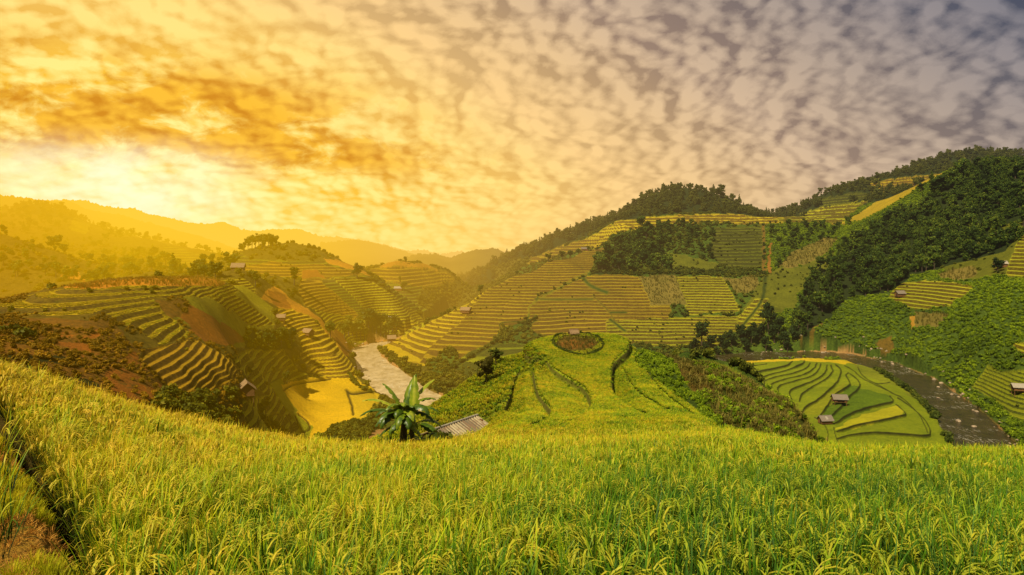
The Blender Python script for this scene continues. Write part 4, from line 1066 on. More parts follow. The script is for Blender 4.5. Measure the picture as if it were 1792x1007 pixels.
gn_scatter('knoll_rice_plants', p-np.array([0,0,.05]), RU(n, 0, 6.28, 1), RU(n, .85, 1.1, 2), RI(n, 5, 3), protos('clump_c', [rice_clump('rice_clump', 300+i, 10, 1, .32, .03, .14, 2) for i in range(5)]), label='dense yellow green rice covering the rounded knoll and its terraces', cat='rice')
gk = isK('grass') & (DD > 44) & (DD < 128) & (UU > 640)
p, _ = scat(gk, 9.0, cap=26000, seed=6); n = len(p); print('knoll grass', n)
gn_scatter('knoll_grass', p-np.array([0,0,.05]), RU(n, 0, 6.28, 1), RU(n, .6, 1.3, 2), RI(n, 4, 3), protos('clump_g', [rice_clump('rice_clump', 320+i, 12, 0, .38, .05, .22, 2) for i in range(4)]), label='bright long grass on the flanks of the knoll', cat='grass')
# grass of the bank at the left edge
bk = (DD < 24) & (UU < np.interp(VV, [q[1] for q in DITCH], [q[0] for q in DITCH])-2) & (UU > -110)
p, _ = scat(bk & (fbm(XX/.9, DD/.9, 5, 4) < .12), 90., cap=9000, seed=8, vis=False); n = len(p)
M_bank = leaf_mat('bank_grass', (.07,.13,.01), (.34,.42,.02), (.66,.60,.05), .35)
def grass_tuft(sd, h, w, nb, mat):
    me = rice_clump('grass_tuft', sd, nb, 0, h, w, h*.5, 3, mat)
    a = me.attributes.new('shade', 'FLOAT', 'POINT'); a.data.foreach_set('value', np.random.default_rng(sd).uniform(.2, .9, len(me.vertices)).astype(np.float32)); return me
if n: gn_scatter('bank_grass', p, RU(n, 0, 6.28, 1), RU(n, .5, 1.3, 2), RI(n, 4, 3), protos('tuft', [grass_tuft(400+i, .16, .008, 26, M_bank) for i in range(4)]), label='short grass and weeds on the narrow bank left of the ditch', cat='grass')
p, _ = scat(bk & (fbm(XX/.9, DD/.9, 5, 4) > -.12), 60., cap=5000, seed=9, vis=False); n = len(p)
M_straw = leaf_mat('straw', (.16,.09,.03), (.38,.24,.08), (.62,.44,.16), .2)
if n: gn_scatter('straw', p, RU(n, 0, 6.28, 1), RU(n, .6, 1.2, 2), RI(n, 3, 3), protos('strawp', [grass_tuft(430+i, .12, .010, 16, M_straw) for i in range(3)]), label='dead straw lying on the bank at the left edge', cat='straw', tilt=np.random.default_rng(3).uniform(-1.1, 1.1, (n, 2)))
p = np.array([W3(u, d)-np.array([0,0,.1]) for u, d in [(-5,9.3),(4,10.5),(-12,12.0),(8,8.8),(-30,9.2),(-2,14.5),(18,9.0),(-8,10.2),(-14,8.2),(2,12.8),(-25,10.8),(12,11.5)]]); n = len(p)
gn_scatter('tall_grass', p, RU(n, 0, 6.28, 7), RU(n, .8, 1.3, 2), RI(n, 3, 3), protos('tall', [rice_clump('rice_clump', 450+i, 10, 1, .95, .02, .15, 5) for i in range(3)]), label='long bright blades standing on the bank at the left edge', cat='grass')

# ---- scrub, bushes and woods
def tuftpack(kind, sd, mat):
    if kind == 'bush': return blobs_mesh('bush', bush_blobs(sd, 1.0, .8), 110, .13, mat, sd)
    if kind == 'tree': return blobs_mesh('tree', round_blobs(sd, 1.0, .72), 230, .055, mat, sd)
    if kind == 'cone': return blobs_mesh('tree', cone_blobs(sd, 1.0, .55), 210, .05, mat, sd)
P_bush = lambda nm, mat, s: protos(nm, [tuftpack('bush', s+i, mat) for i in range(4)])
def scatter_bushes(name, mask, dens, size, mat, label, cat, seed, cap=9000):
    p, u = scat(mask & (rvb < .01), dens, cap=cap, seed=seed); n = len(p); print(name, n)
    if n < 3: return
    dd = p[:, 1]; s = RU(n, size[0], size[1], seed+1)**1.0
    p[:, 2] -= s*.08
    gn_scatter(name, p, RU(n, 0, 6.28, seed+2), s, RI(n, 4, seed+3), P_bush(name, mat, seed*10), label=label, cat=cat)
nz = fbm(XX/11, DD/11, 301, 3)
scatter_bushes('scrub', isK('scrub', 'brown', 'dscrub') & (DD > 60) & (DD < 190) & (UU < 640) & (nz > -.25), .8, (.4, 1.2), M_olive, 'rough scrub covering the brown slope of the left hill', 'scrub', 21)
scatter_bushes('dark_scrub', isK('dscrub') & (DD < 300) & (UU < 660) & ((UU > 235) | (nz > .25)), .34, (1.3, 2.9), M_tree, 'dark bushes at the foot of the left hill behind the near field', 'bushes', 22)
scatter_bushes('hillside_scrub', isK('scrub') & (DD >= 190) & (DD < 700) & (UU < 900) & (nz > -.15), .022, (2.0, 5.0), M_bush, 'hazy scrub over the golden hills by the river', 'scrub', 23)
scatter_bushes('undergrowth', isK('gscrub') & (DD > 118) & (UU > 1340), .55, (1.0, 2.5), M_gbush, 'bright green undergrowth on the hillside above the right river', 'undergrowth', 24, 12000)
scatter_bushes('slope_scrub', isK('gscrub', 'scrub') & (DD > 118) & (UU > 640) & (UU <= 1340), .12, (1.6, 3.6), M_bush, 'scrub between the terraces of the central hillside', 'scrub', 25, 6000)
scatter_bushes('knoll_weeds', isK('gscrub', 'grass') & (DD > 44) & (DD < 130) & (UU > 650) & (nz > .15), 1.0, (.35, .8), M_gbush, 'weeds and low plants on the left flank of the knoll', 'weeds', 26, 9000)
scatter_bushes('leafy_weeds', isK('gscrub') & (DD > 44) & (DD < 130) & (UU > 1080), 1.5, (.5, 1.0), M_gbush, 'leafy green plants along the right edge of the knoll rice', 'weeds', 27, 4000)
scatter_bushes('meadow_shrubs', isK('meadow') & (DD > 300) & (nz > .0), .03, (1.0, 2.6), M_bush, 'low shrubs dotted over the steep hillside meadows', 'shrubs', 29, 4000)
scatter_bushes('terrace_weeds', (step > 0) & (f > tread) & (DD > 110) & (DD < 480) & (fbm(XX/9, DD/9, 309, 3) > .12), .035, (.8, 2.0), M_bush, 'weeds and small bushes on the banks between the terraces', 'weeds', 30, 5000)
scatter_bushes('slope_weeds', isK('corn') & (DD > 44) & (DD < 140) & (UU > 1080) & (fbm(XX/4, DD/4, 311, 3) > .0), .8, (.5, 1.5), M_gbush, 'green shrubs growing through the dry maize right of the knoll', 'shrubs', 36, 3000)
# rough strips on the knoll banks
scatter_bushes('bank_weeds', (lw > .35) & (DD > 47) & (DD < 118), 2.0, (.2, .42), M_gbush, 'weeds on the banks between the knoll terraces', 'weeds', 28, 6000)
# dry maize on the right flank
p, _ = scat(isK('corn', 'brown') & (DD > 47) & (DD < 140) & (UU > 1080) & (fbm(XX/5, DD/5, 313, 3) > -.35), 1.8, cap=16000, seed=31); n = len(p); print('corn', n)
def stalk(sd): 
    me = rice_clump('dry_stalk', sd, 8, 2, 1.0, .10, .16, 3, M_dry)
    a = me.attributes.new('shade', 'FLOAT', 'POINT'); a.data.foreach_set('value', np.random.default_rng(sd).uniform(.0, 1, len(me.vertices)).astype(np.float32)); return me
gn_scatter('dry_maize', p, RU(n, 0, 6.28, 1), RU(n, .5, 1.1, 2), RI(n, 5, 3), protos('stalk', [stalk(500+i) for i in range(5)]), label='dry brown maize stalks on the slope right of the knoll', cat='maize')
p, _ = scat(isK('pinkdry') & (DD > 250), .25, cap=5000, seed=32); n = len(p)
gn_scatter('dry_field_stalks', p, RU(n, 0, 6.28, 1), RU(n, 1.0, 2.0, 2), RI(n, 3, 3), protos('stalk_b', [stalk(520+i) for i in range(3)]), label='pale dry stalks standing in the harvested hillside fields', cat='maize')
p, _ = scat(isK('orange') & (DD > 150) & (DD < 262) & (UU < 420), .9, cap=5000, seed=33); n = len(p)
gn_scatter('dry_hilltop_grass', p, RU(n, 0, 6.28, 1), RU(n, .6, 1.1, 2), RI(n, 3, 3), protos('stalk_c', [stalk(530+i) for i in range(3)]), label='orange dry grass on top of the left hill', cat='grass')
# terrace rice of the left hill, individual tufts along the treads
trd = isK('rice_l') & (DD > 115) & (DD < 262) & (UU < 480) & (f < tread*.75)
p, _ = scat(trd, 4.0, cap=22000, seed=34); n = len(p); print('terrace rice', n)
gn_scatter('terrace_rice_plants', p-np.array([0,0,.05]), RU(n, 0, 6.28, 1), RU(n, .7, 1.1, 2), RI(n, 4, 3), protos('clump_d', [rice_clump('rice_clump', 340+i, 14, 1, .34, .07, .30, 2) for i in range(4)]), label='ripe rice standing on the stepped terraces of the left hill', cat='rice')

# ---- trees: individuals
def tree_kind(nm, sd, mat, cone=False, n=320, leaf=.05, w=.72):
    bl = cone_blobs(sd, 1.0, w) if cone else round_blobs(sd, 1.0, w, 10)
    return (blobs_mesh('crown', bl, n, leaf, mat, sd), trunk_mesh('trunk', 1.0, w, sd) if False else trunk_unit(w, sd))
def trunk_unit(w, sd):
    r = random.Random(sd); mb = MB(); rr = .026
    mb.tube([(0,0,-.12),(0,0,.12),(r.uniform(-.03,.03),r.uniform(-.03,.03),.38),(0,0,.66)], [rr*1.35,rr,rr*.75,rr*.35], 6)
    for i in range(4):
        a = i*1.7+r.random(); z = .24+.08*i
        mb.tube([(0,0,z),(math.cos(a)*w*.14,math.sin(a)*w*.14,z+.10),(math.cos(a)*w*.26,math.sin(a)*w*.26,z+.18)], [rr*.5,rr*.35,rr*.15], 4, False)
    return mb.mesh('trunk', M_bark)
KINDS = {'round': [tree_kind('r', 40+i, M_tree) for i in range(4)], 'dark': [tree_kind('d', 50+i, M_dark) for i in range(3)],
         'forest': [tree_kind('f', 60+i, M_forest, n=240) for i in range(5)], 'cone': [tree_kind('c', 70+i, M_forest, True, 230, .05, .55) for i in range(4)],
         'mtn': [tree_kind('m', 95+i, M_mtn, n=200) for i in range(5)], 'mcone': [tree_kind('n', 105+i, M_mtn, True, 200, .05, .55) for i in range(4)],
         'tall': [tree_kind('t', 80+i, M_tree, w=.45) for i in range(3)], 'red': [tree_kind('q', 90, M_red, w=.95)]}
def tree(name, p, h, kind, k, label, cat='tree', group=None, wide=1.0, rz=0.0):
    cm, tm_ = KINDS[kind][k % len(KINDS[kind])]
    root = empty(name, tuple(p), rz); root.scale = (h*wide, h*wide, h)
    tag(root, label, cat, group)
    obj('crown', cm, root); obj('trunk', tm_, root); return root
singles = [
 (625,489,400,520,11.5,'dark',0,1.0,'dark round tree alone on the ridge between the two terraced hills'),
 (515,500,340,460,12.5,'tall',0,1.2,'tall leafy tree on the golden slope left of the red earth patch'),
 (447,502,262,380,8.0,'tall',1,1.1,'slim tree above the narrow terraces of the left hill'),
 (850,672,70,110,3.9,'red',0,1.0,'small round reddish tree on the left flank of the knoll'),
 (868,640,80,125,2.6,'round',3,1.3,'pale green shrub tree just above the round reddish tree'),
 (479,590,220,300,3.6,'round',1,1.1,'little round shrub on the tip of the coarse terraces'),
 (578,592,262,400,8.5,'round',2,1.0,'bushy tree above the steep red river bank'),
 (492,606,220,300,8.5,'round',0,1.25,'large bush filling the gully right of the red field'),
 (470,612,210,300,6.5,'dark',1,1.3,'dark bush at the upper end of the curved green terraces'),
 (510,602,220,310,7,'dark',2,1.0,'dark leaning bush beside the yellow terraces in the gully'),
 (502,672,200,300,4.8,'round',2,.95,'round bush on the bank above the flat yellow field'),
 (437,655,120,200,2.6,'dark',0,1.1,'small dark bush up the slope from the wooden stilt hut'),
 (707,512,470,700,9.0,'round',1,1.1,'tree beside the white roofed hut on the second hill'),
 (700,500,470,700,9.0,'tall',0,.8,'thin tree standing behind the white roofed hut'),
 (710,462,560,700,6.5,'round',3,1.0,'small tree on the summit of the second terraced hill'),
 (1228,612,340,420,17,'dark',1,.95,'dark feathery clump of plants at the foot of the central terraces'),
 (1345,585,370,420,20,'dark',2,.75,'tallest dark tree by the gully left of the forested hillside'),
 (1746,478,300,470,9.0,'dark',0,1.1,'dark tree touching the hut on the far right terraces'),
 (195,412,600,900,9.0,'round',0,1.2,'lone hazy tree on the shoulder of the far left hill'),
 (841,516,430,520,7.5,'round',1,1.0,'small tree on the left skyline of the central terraces'),
 (1247,412,560,690,9.0,'tall',2,1.0,'single slim tree on the edge of the high yellow fields'),
 (1631,322,570,690,11.0,'cone',1,1.0,'dark tree standing alone on the bright strip of high fields'),
 (1612,338,560,690,9.0,'forest',2,1.0,'lower dark tree at the edge of the bright strip of high fields'),
 (1484,395,560,690,9.5,'forest',1,1.1,'dark bushy tree at the lower end of the bright strip'),
]
for (u, v, d0, d1, h, kd, k, wd, lab) in singles:
    tree('tree', find(u, v, d0, d1), h, kd, k, lab, wide=wd, rz=k*1.3+u*.01)
# hilltop grove
for i, (u, h) in enumerate([(428,8),(434,10),(441,11),(447,10),(453,12),(459,11),(464,12),(470,11),(477,12.5),(484,10),(422,6),(489,5)]):
    d = 520+8*math.sin(i*2.1); tree('tree', W3(u, d), h, 'round' if i % 3 else 'tall', i, 'tree in the grove crowning the hill left of the river', group='grove on the hilltop', rz=i)
for i, (u, v) in enumerate([(335,492),(346,494),(357,490),(368,494),(377,490),(350,482),(366,480)]):
    tree('tree', find(u, v, 262, 470), 8+2.5*math.sin(i*1.7), 'round', i, 'tree in the clump behind the top of the left hill', group='trees behind the left hilltop', rz=i, wide=1.1)
for i in range(14):
    u = 603+i*7.0; v = 592-4*math.sin(i*1.1)-max(0, (u-660)*.25)
    tree('tree', find(u, v, 380, 470), 11+3.5*math.sin(i*2.3), 'tall' if i % 3 else 'round', i, 'bushy tree in the thicket beside the bend of the river', group='thicket by the river bend', rz=i*.9, wide=1.3)
for i, (u, d, h) in enumerate([(960,520,8),(984,530,8),(998,540,7),(1012,548,5),(1030,552,5),(870,520,5),(905,500,4)]):
    tree('tree', W3(u, d), h, 'round', i, 'round bush in the row along the skyline of the central terraces', cat='bush', group='bushes on the terrace skyline', rz=i, wide=1.15)
for i, (u, v, h) in enumerate([(1215,618,9),(1245,615,10),(1262,612,9),(1280,606,10),(1298,600,11),(1315,606,11),(1330,600,12),(1355,602,12),(1372,610,10),(1390,600,9),(1305,618,9),(1340,618,9),(1270,622,8),(1362,590,12),(1318,590,9),(1235,624,7),(1255,626,6),(1378,618,7)]):
    tree('tree', find(u, v, 350, 430), h, 'dark', i, 'dark tree in the thicket where the gully meets the river', group='dark trees at the mouth of the gully', rz=i*1.1, wide=1.15)
# woods: the trees that show largest stand one by one, the rest as woodland
def woods(name, mask, dens, hh, seed, nind, label, group, slabel, conef=.35, cap=4000, ka='forest', kb='cone'):
    p, u = scat(mask, dens, cap=cap, seed=seed); n = len(p); print(name, n)
    h = RU(n, hh[0], hh[1], seed+1)*(1+.36*np.random.default_rng(seed).standard_normal(n)).clip(.5, 1.85)
    order = np.argsort(-(h/p[:, 1])); ind = order[:nind]; rest = order[nind:]
    for q, i in enumerate(ind):
        kd = kb if (q*7919) % 100 < conef*100 else ka
        tree('tree', p[i]-np.array([0,0,.3]), float(h[i]), kd, q, label, group=group, rz=q*1.7, wide=1.0+.25*math.sin(q))
    if len(rest):
        pr = protos(name, [KINDS[ka][i][0] for i in range(5)]+[KINDS[kb][i][0] for i in range(4)])
        idx = np.where(RU(len(rest), 0, 1, 4) < conef, RI(len(rest), 4, 5)+5, RI(len(rest), 5, 6))
        gn_scatter(name, p[rest]-np.array([0,0,.5]), RU(len(rest), 0, 6.28, 7), h[rest], idx, pr, label=slabel, cat='woodland')
vis_big = VF <= vis_top+14
woods('hillside_forest', isK('forest') & (DD > 300) & (DD < 620) & (UU > 1340), 1/20., (6.5, 9.5), 41, 160, 'dark green tree in the dense forest on the right hillside', 'forest trees on the right hillside', 'the rest of the dense dark forest on the right hillside', .4)
mid = in_poly(UU, VV, [(1040,478),(1050,462),(1075,440),(1100,410),(1150,398),(1165,440),(1175,478)]) & (DD > 480) & (DD < 640)
mid2 = in_poly(UU, VV, [(1090,402),(1250,396),(1255,440),(1262,462),(1165,440),(1150,410)]) & (DD > 480) & (DD < 640)
woods('bench_wood', mid, 1/45., (8, 12), 42, 70, 'tree in the wood standing on top of the central terraces', 'wood above the central terraces', 'other trees of the wood above the central terraces', .2)
woods('upper_thicket', (mid2 | (in_poly(UU, VV, [(1350,400),(1470,392),(1470,412),(1400,440),(1365,470),(1350,478)]) & (DD > 440) & (DD < 640))), 1/50., (4.5, 7), 43, 0, '', '', 'low dark trees on the slope under the high fields', .2)
woods('mountain_forest', isK('forest') & (DD > 600), 1/32., (5, 7.5), 44, 50, 'tree on the forested mountain slope under the skyline', 'trees on the mountain slopes', 'forest covering the two mountains on the skyline', .3, 7000, 'mtn', 'mcone')
woods('hazy_wood', isK('scrub') & (UU < 430) & (DD > 420) & (DD < 1000) & (fbm(XX/40, DD/40, 401, 3) > -.1), 1/110., (5.5, 8.5), 45, 30, 'hazy tree on the far left hills', 'hazy trees on the far left hills', 'hazy golden woods on the far left hills', .1, 3500)
rim = in_poly(UU, VV, [(20,480),(60,455),(110,470),(110,500),(40,505)]) & (DD > 350) & (DD < 520)
# hedges between fields
hp = []
for pts, st in [(ch([(870,625),(1050,622),(1300,628),(1500,632),(1792,636)]), 2.2), (spline([(940,556),(900,583),(850,610),(800,640),(775,655)]), 4), ([(1030,478),(1340,482)], 5), ([(1336,394),(1338,470)], 8), ([(1260,392),(1480,392)], 9),
                (spline([(640,615),(660,640),(700,655),(735,668)]), 4), (spline([(740,670),(790,690),(830,655)]), 5), (spline([(610,655),(625,675),(650,690)]), 5), (spline([(470,700),(455,735),(500,765)]), 9), (spline([(1530,645),(1560,665),(1590,685),(1620,712),(1645,740),(1662,775)]), 2.0)]:
    for a, b in zip(pts[:-1], pts[1:]):
        k = max(1, int(math.hypot(a[0]-b[0], a[1]-b[1])/st))
        for q in range(k):
            t_ = (q+random.random())/k; uu = a[0]+(b[0]-a[0])*t_; vv = a[1]+(b[1]-a[1])*t_+random.uniform(-1.5, 1.5)
            hp.append(find(uu, vv, 170, 640)-np.array([0,0,.2]))
hp = np.array(hp); n = len(hp); print('hedge', n)
gn_scatter('hedge_bushes', hp, RU(n, 0, 6.28, 1), RU(n, 1.6, 4.2, 2), RI(n, 4, 3), P_bush('hedge', M_tree, 900), label='dark bushes lining the paths and field edges of the central hillside', cat='bushes')
# ------------------------------------------------------------------ banana plant
def banana_mat():
    m, t, out = new_mat('banana_leaf')
    a = t.node('ShaderNodeAttribute', attribute_name='shade').outputs['Fac']
    tc = t.node('ShaderNodeTexCoord').outputs['Object']; n = t.noise(tc, 3.0, 5, .6)
    v = t.math('ADD', a, t.math('MULTIPLY', t.math('SUBTRACT', n, .5), .5), clamp=True)
    col = t.ramp(v, [(0, (.02,.045,.005)), (.45, (.08,.15,.008)), (.75, (.30,.38,.015)), (1, (.60,.55,.05))])
    b = principled(t, col, .38, spec=.5); tr = t.node('ShaderNodeBsdfTranslucent'); t.link(col, tr.inputs[0])
    mx = t.node('ShaderNodeMixShader'); mx.inputs[0].default_value = .3; t.link(b, mx.inputs[1]); t.link(tr.outputs[0], mx.inputs[2]); t.link(mx.outputs[0], out)
    return m
M_ban = banana_mat(); M_bstem = plain_mat('banana_stem', (.16,.14,.04), (.07,.05,.02), 5)
def banana_leaf(parent, base, az, el, L_, wd, droop, tear, sd, tone):
    r = random.Random(sd); n = 18; V = []; Q = []; S = []
    d = np.array([math.cos(az), math.sin(az), 0]); side = np.array([-math.sin(az), math.cos(az), 0]); p = np.array(base, float); th = el
    roll = r.uniform(-.35, .35)
    for i in range(n+1):
        t = i/n; tt = max(0, (t-.22)/.78); w = wd*(.04 if t < .22 else (math.sin(math.pi*min(1, tt**.62*.97+.015)))**.6)
        up = np.array([-math.sin(th)*d[0], -math.sin(th)*d[1], math.cos(th)])
        jl = 1-(tear*r.random() if i % 3 == 0 else 0); jr = 1-(tear*r.random() if i % 3 == 1 else 0)
        s2 = side*math.cos(roll)+up*math.sin(roll); u2 = up*math.cos(roll)-side*math.sin(roll)
        fold = .28+.5*t*tear
        for k, ww in ((-1, w*jl), (-.5, w*.55*jl), (0, 0), (.5, w*.55*jr), (1, w*jr)):
            q = p+s2*(np.sign(k)*ww)-u2*abs(ww)*(fold*(.4 if abs(k) < 1 else 1))+u2*.02*(k == 0)
            V.append(q); S.append(np.clip(tone+.12*r.uniform(-1, 1)+(.25 if k == 0 else 0)+.1*abs(k), 0, 1))
        if i < n:
            for k in range(4): Q.append((i*5+k, i*5+k+1, i*5+k+6, i*5+k+5))
        p = p+(d*math.cos(th)+np.array([0, 0, math.sin(th)]))*L_/n; th -= droop/n*(.4+1.4*t)
    me = mesh_np('leaf', V, [np.array(Q)], M_ban, attrs={'shade': np.array(S)}); obj('leaf', me, parent)
def banana(loc, s, leaves, label, sd=1):
    root = empty('banana_plant', tuple(loc), 0, s); tag(root, label, 'banana plant')
    mb = MB(); mb.tube([(0,0,-1.2),(0,0,0),(.05,0,1.0),(.02,.02,1.9)], [.26,.24,.18,.10], 10); obj('stem', mb.mesh('stem', M_bstem, True), root)
    mb = MB(); mb.tube([(.55,-.2,-1.0),(.6,-.25,.4),(.75,-.3,1.1)], [.17,.15,.07], 8); obj('stem', mb.mesh('stem', M_bstem, True), root)
    for i, (az, el, L_, wd, dr, te, tone) in enumerate(leaves):
        b = (.02, .02, 1.25+.03*(i % 9)) if i % 4 else (.72, -.3, .85)
        banana_leaf(root, b, math.radians(az), math.radians(el), L_, wd, dr, te, sd*100+i, tone)
    r = random.Random(sd)
    for i in range(7):                                        # dead brown leaves hanging along the stem
        az = r.uniform(0, 6.28); V = []; Q = []
        for k in range(7):
            t_ = k/6; q = .12+.45*math.sin(t_*2.2); w_ = .13*math.sin(math.pi*(.15+.8*t_))*r.uniform(.6, 1.2)
            c = np.array([math.cos(az)*q, math.sin(az)*q, 1.5-1.5*t_*t_]); sd2 = np.array([-math.sin(az), math.cos(az), 0])
            V += [c-sd2*w_, c+sd2*w_+np.array([0, 0, .05])]
            if k < 6: Q.append((2*k, 2*k+1, 2*k+3, 2*k+2))
        o = obj('leaf', mesh_np('leaf', V, [np.array(Q)], M_bstem), root); o['label'] = 'dead brown hanging leaf'
    return root
LV_ = [(95,86,3.1,.33,.35,.12,.62),(60,80,2.9,.30,.7,.35,.40),(40,58,3.2,.34,.7,.2,.72),(150,68,2.7,.32,.9,.3,.5),(200,48,2.8,.33,1.0,.4,.35),(185,25,3.0,.33,1.1,.5,.30),(170,38,3.1,.24,1.0,.6,.75),
       (-10,35,2.6,.33,1.3,.3,.4),(-35,22,2.4,.34,1.4,.3,.35),(-60,50,2.2,.38,2.0,.2,.6),(-95,35,2.3,.36,2.1,.25,.45),(-125,40,2.6,.36,1.6,.3,.35),(225,35,2.4,.34,1.9,.4,.3),(10,55,2.5,.32,1.3,.5,.45),
       (-80,68,2.0,.36,1.6,.1,.55),(240,60,2.2,.35,1.7,.2,.5),(-20,5,2.4,.3,1.2,.6,.3),(-150,10,2.2,.3,1.2,.5,.28),(-110,5,1.9,.34,1.3,.3,.5),(-45,-5,1.7,.34,1.1,.3,.65),(30,20,2.2,.3,1.4,.6,.7),
       (-100,58,1.9,.36,2.2,.2,.3),(-70,20,2.0,.36,1.6,.3,.22),(-135,22,2.2,.34,1.7,.4,.25),(205,15,2.5,.3,1.2,.6,.2),(-25,48,2.4,.34,1.9,.3,.3),(-5,15,2.3,.3,1.3,.6,.22),(75,70,2.5,.34,1.0,.3,.3),(120,75,2.4,.32,.9,.3,.28),(-160,45,2.2,.3,1.8,.5,.25),(-50,70,1.6,.3,1.6,.2,.4)]
bp = np.array([(706-U0)/F*48.5, 48.5, float(H(706, 48.5))])
bz = (V0-768)/F*48.5        # foot of the plant a little under the rice edge
bp[2] = max(bp[2], bz+.2)
banana(bp, 1.12, [(a,b,c,w*1.06,e*1.1,min(.75,f_+.18),g) for a,b,c,w,e,f_,g in LV_], 'large banana plant with broad arching leaves at the edge of the near field')
for i, (u, d, s) in enumerate([(676,51,.55),(738,50,.5)]):
    banana(W3(u, d)+np.array([0,0,1.2]), s, LV_[2:14], ['small banana plant with ragged leaves left of the large one', 'small banana plant squeezed between the large one and the metal roof'][i], sd=5+i)

cp = []
for i in range(34):
    u = random.uniform(628, 790); d = random.uniform(43.5, 53); q = W3(u, d); cp.append(q+np.array([0, 0, .1]))
n = len(cp)
gn_scatter('undergrowth', cp, RU(n, 0, 6.28, 1), RU(n, 1.0, 2.3, 2), RI(n, 4, 3), P_bush('under', M_tree, 970), label='tangled dark undergrowth around the foot of the banana plants', cat='undergrowth')
# ------------------------------------------------------------------ huts
M_wood = plain_mat('weathered_planks', (.28,.13,.04), (.12,.06,.025), 4, aniso=(14, 14, 1.2))
M_thatch = plain_mat('thatch', (.42,.27,.12), (.20,.13,.07), 6, aniso=(9, 9, 2), bumpd=.05)
M_gthatch = plain_mat('grey_thatch', (.32,.26,.19), (.14,.11,.08), 6, aniso=(9, 9, 2), bumpd=.05)
M_pale = plain_mat('pale_roof_sheet', (.46,.40,.30), (.30,.26,.19), 3)
def tin_mat():
    m, t, out = new_mat('corrugated_metal'); tc = t.node('ShaderNodeTexCoord').outputs['Object']; sp = t.node('ShaderNodeSeparateXYZ'); t.link(tc, sp.inputs[0])
    w = t.math('SINE', t.math('MULTIPLY', sp.outputs[0], 17.0)); n = t.noise(tc, 1.2, 6, .7)
    col = t.mix(t.maprange(w, -.5, .5), (.13,.095,.05,1), (.42,.34,.19,1))  # dark and light stripes paint the shading of the corrugations
    col = t.mix(t.maprange(n, .5, .66), col, (.20,.10,.04,1))
    t.link(principled(t, col, .6, bump(t, w, .5, .05)), out); return m
M_tin = tin_mat()
M_shadow = plain_mat('dark_opening', (.02,.015,.01), (.03,.02,.012), 3)  # near-black colour paints the unlit inside of a doorway on a solid panel
def hut(p, w, l, wall_h, rz, label, roof=M_thatch, leg_h=1.0, rise=1.2, over=.45, group=None, skylight=False, open_front=False):
    root = empty('hut', tuple(p), rz); tag(root, label, 'hut', group)
    z0 = leg_h
    mb = MB(); t_ = .08
    n = 9
    for sy in (-1, 1):                                        # plank walls along the length
        for i in range(n):
            x = -l/2+l*(i+.5)/n
            if open_front and sy < 0 and 2 <= i <= 6: continue
            mb.box((x, sy*w/2, z0+wall_h/2), (l/n*.94, t_*(1+.3*(i % 2)), wall_h))
    for sx in (-1, 1):
        for i in range(6):
            y = -w/2+w*(i+.5)/6; hh = wall_h+rise*(1-abs(y)/(w/2))*.92
            mb.box((sx*(l/2-.04), y, z0+hh/2), (t_*(1+.3*(i % 2)), w/6*.94, hh))
    mb.box((0, 0, z0-.06), (l*1.04, w*1.04, .12))
    obj('wall', mb.mesh('wall', M_wood), root)
    dr = MB(); dr.box((-l/2-.03, -w*.1, z0+wall_h*.42), (.05, w*.24, wall_h*.84)); obj('door', dr.mesh('door', M_shadow), root)
    rf = MB(); L2 = l/2+over; W2 = w/2+over; zr = z0+wall_h+rise; ze = z0+wall_h-rise*over/(w/2)
    ns = 14; r = random.Random(int(abs(p[0])*10))
    for sy in (-1, 1):
        for i in range(ns):                                   # uneven courses of thatch or boards
            xa = -L2+2*L2*i/ns; xb = xa+2*L2/ns*.97; j = r.uniform(-.06, .06); dz = r.uniform(0, .04)
            V = [(xa, sy*.02, zr+dz), (xb, sy*.02, zr+dz), (xb, sy*(W2+j), ze+dz), (xa, sy*(W2+j), ze+dz)]
            V += [(x, y, z-.12) for x, y, z in V]
            rf.add(V, [(0,1,2,3),(7,6,5,4),(0,4,5,1),(1,5,6,2),(2,6,7,3),(3,7,4,0)])
    rf.tube([(-L2, 0, zr+.05), (L2, 0, zr+.05)], [.09, .09], 6)
    ro = obj('roof', rf.mesh('roof', roof), root)
    if skylight:
        sk = MB(); sl_ = math.atan2(zr-ze, W2); y = -W2*.5; z = (zr+ze)/2+.1
        sk.box((0, y, z), (l*.2, W2*.7, .04), rot=Matrix.Rotation(sl_, 3, 'X')); obj('skylight', sk.mesh('skylight', M_pale), ro)
    for sx in (-1, 1):
        for sy in (-1, 1):
            lg = MB(); lg.tube([(sx*l*.46, sy*w*.44, -1.6), (sx*l*.46, sy*w*.44, z0)], [.10, .09], 6); obj('leg', lg.mesh('leg', M_wood), root)
    return root
hut(find(431,697,120,200), 3.0, 3.8, 1.7, math.radians(-62), 'brown wooden hut on stilts with a gable roof below the left terraces', leg_h=1.0, rise=1.25, over=.5)
hut(find(1469,707,220,300), 3.2, 4.4, 1.3, math.radians(-9), 'thatched hut on stilts in the middle of the green paddies by the right river', M_gthatch, 1.0, 1.1, .5, open_front=True)
hut(find(1444,742,200,270), 2.6, 3.4, 1.3, math.radians(7), 'small thatched hut with one pale roof panel at the lower corner of the paddies', M_gthatch, .4, 1.0, .5, skylight=True)
hut(find(1784,688,200,280), 3.2, 4.2, 1.4, math.radians(-18), 'pale roofed hut at the right edge above the river bank', M_pale, .9, .9, .5)
hut(find(1751,470,300,470), 3.6, 5.6, 2.2, math.radians(-12), 'pale roofed hut among the highest right terraces beside a dark tree', M_pale, .8, 1.2, .5)
hut(find(1575,520,330,480), 3.4, 4.8, 2.0, math.radians(8), 'brown hut at the left end of the small right terraces', M_gthatch, .5, 1.4, .5)
hut(find(815,549,380,520), 3.8, 5.6, 2.0, math.radians(-15), 'thatched hut high on the golden edge of the central terraces', M_thatch, .6, 1.5, .5)
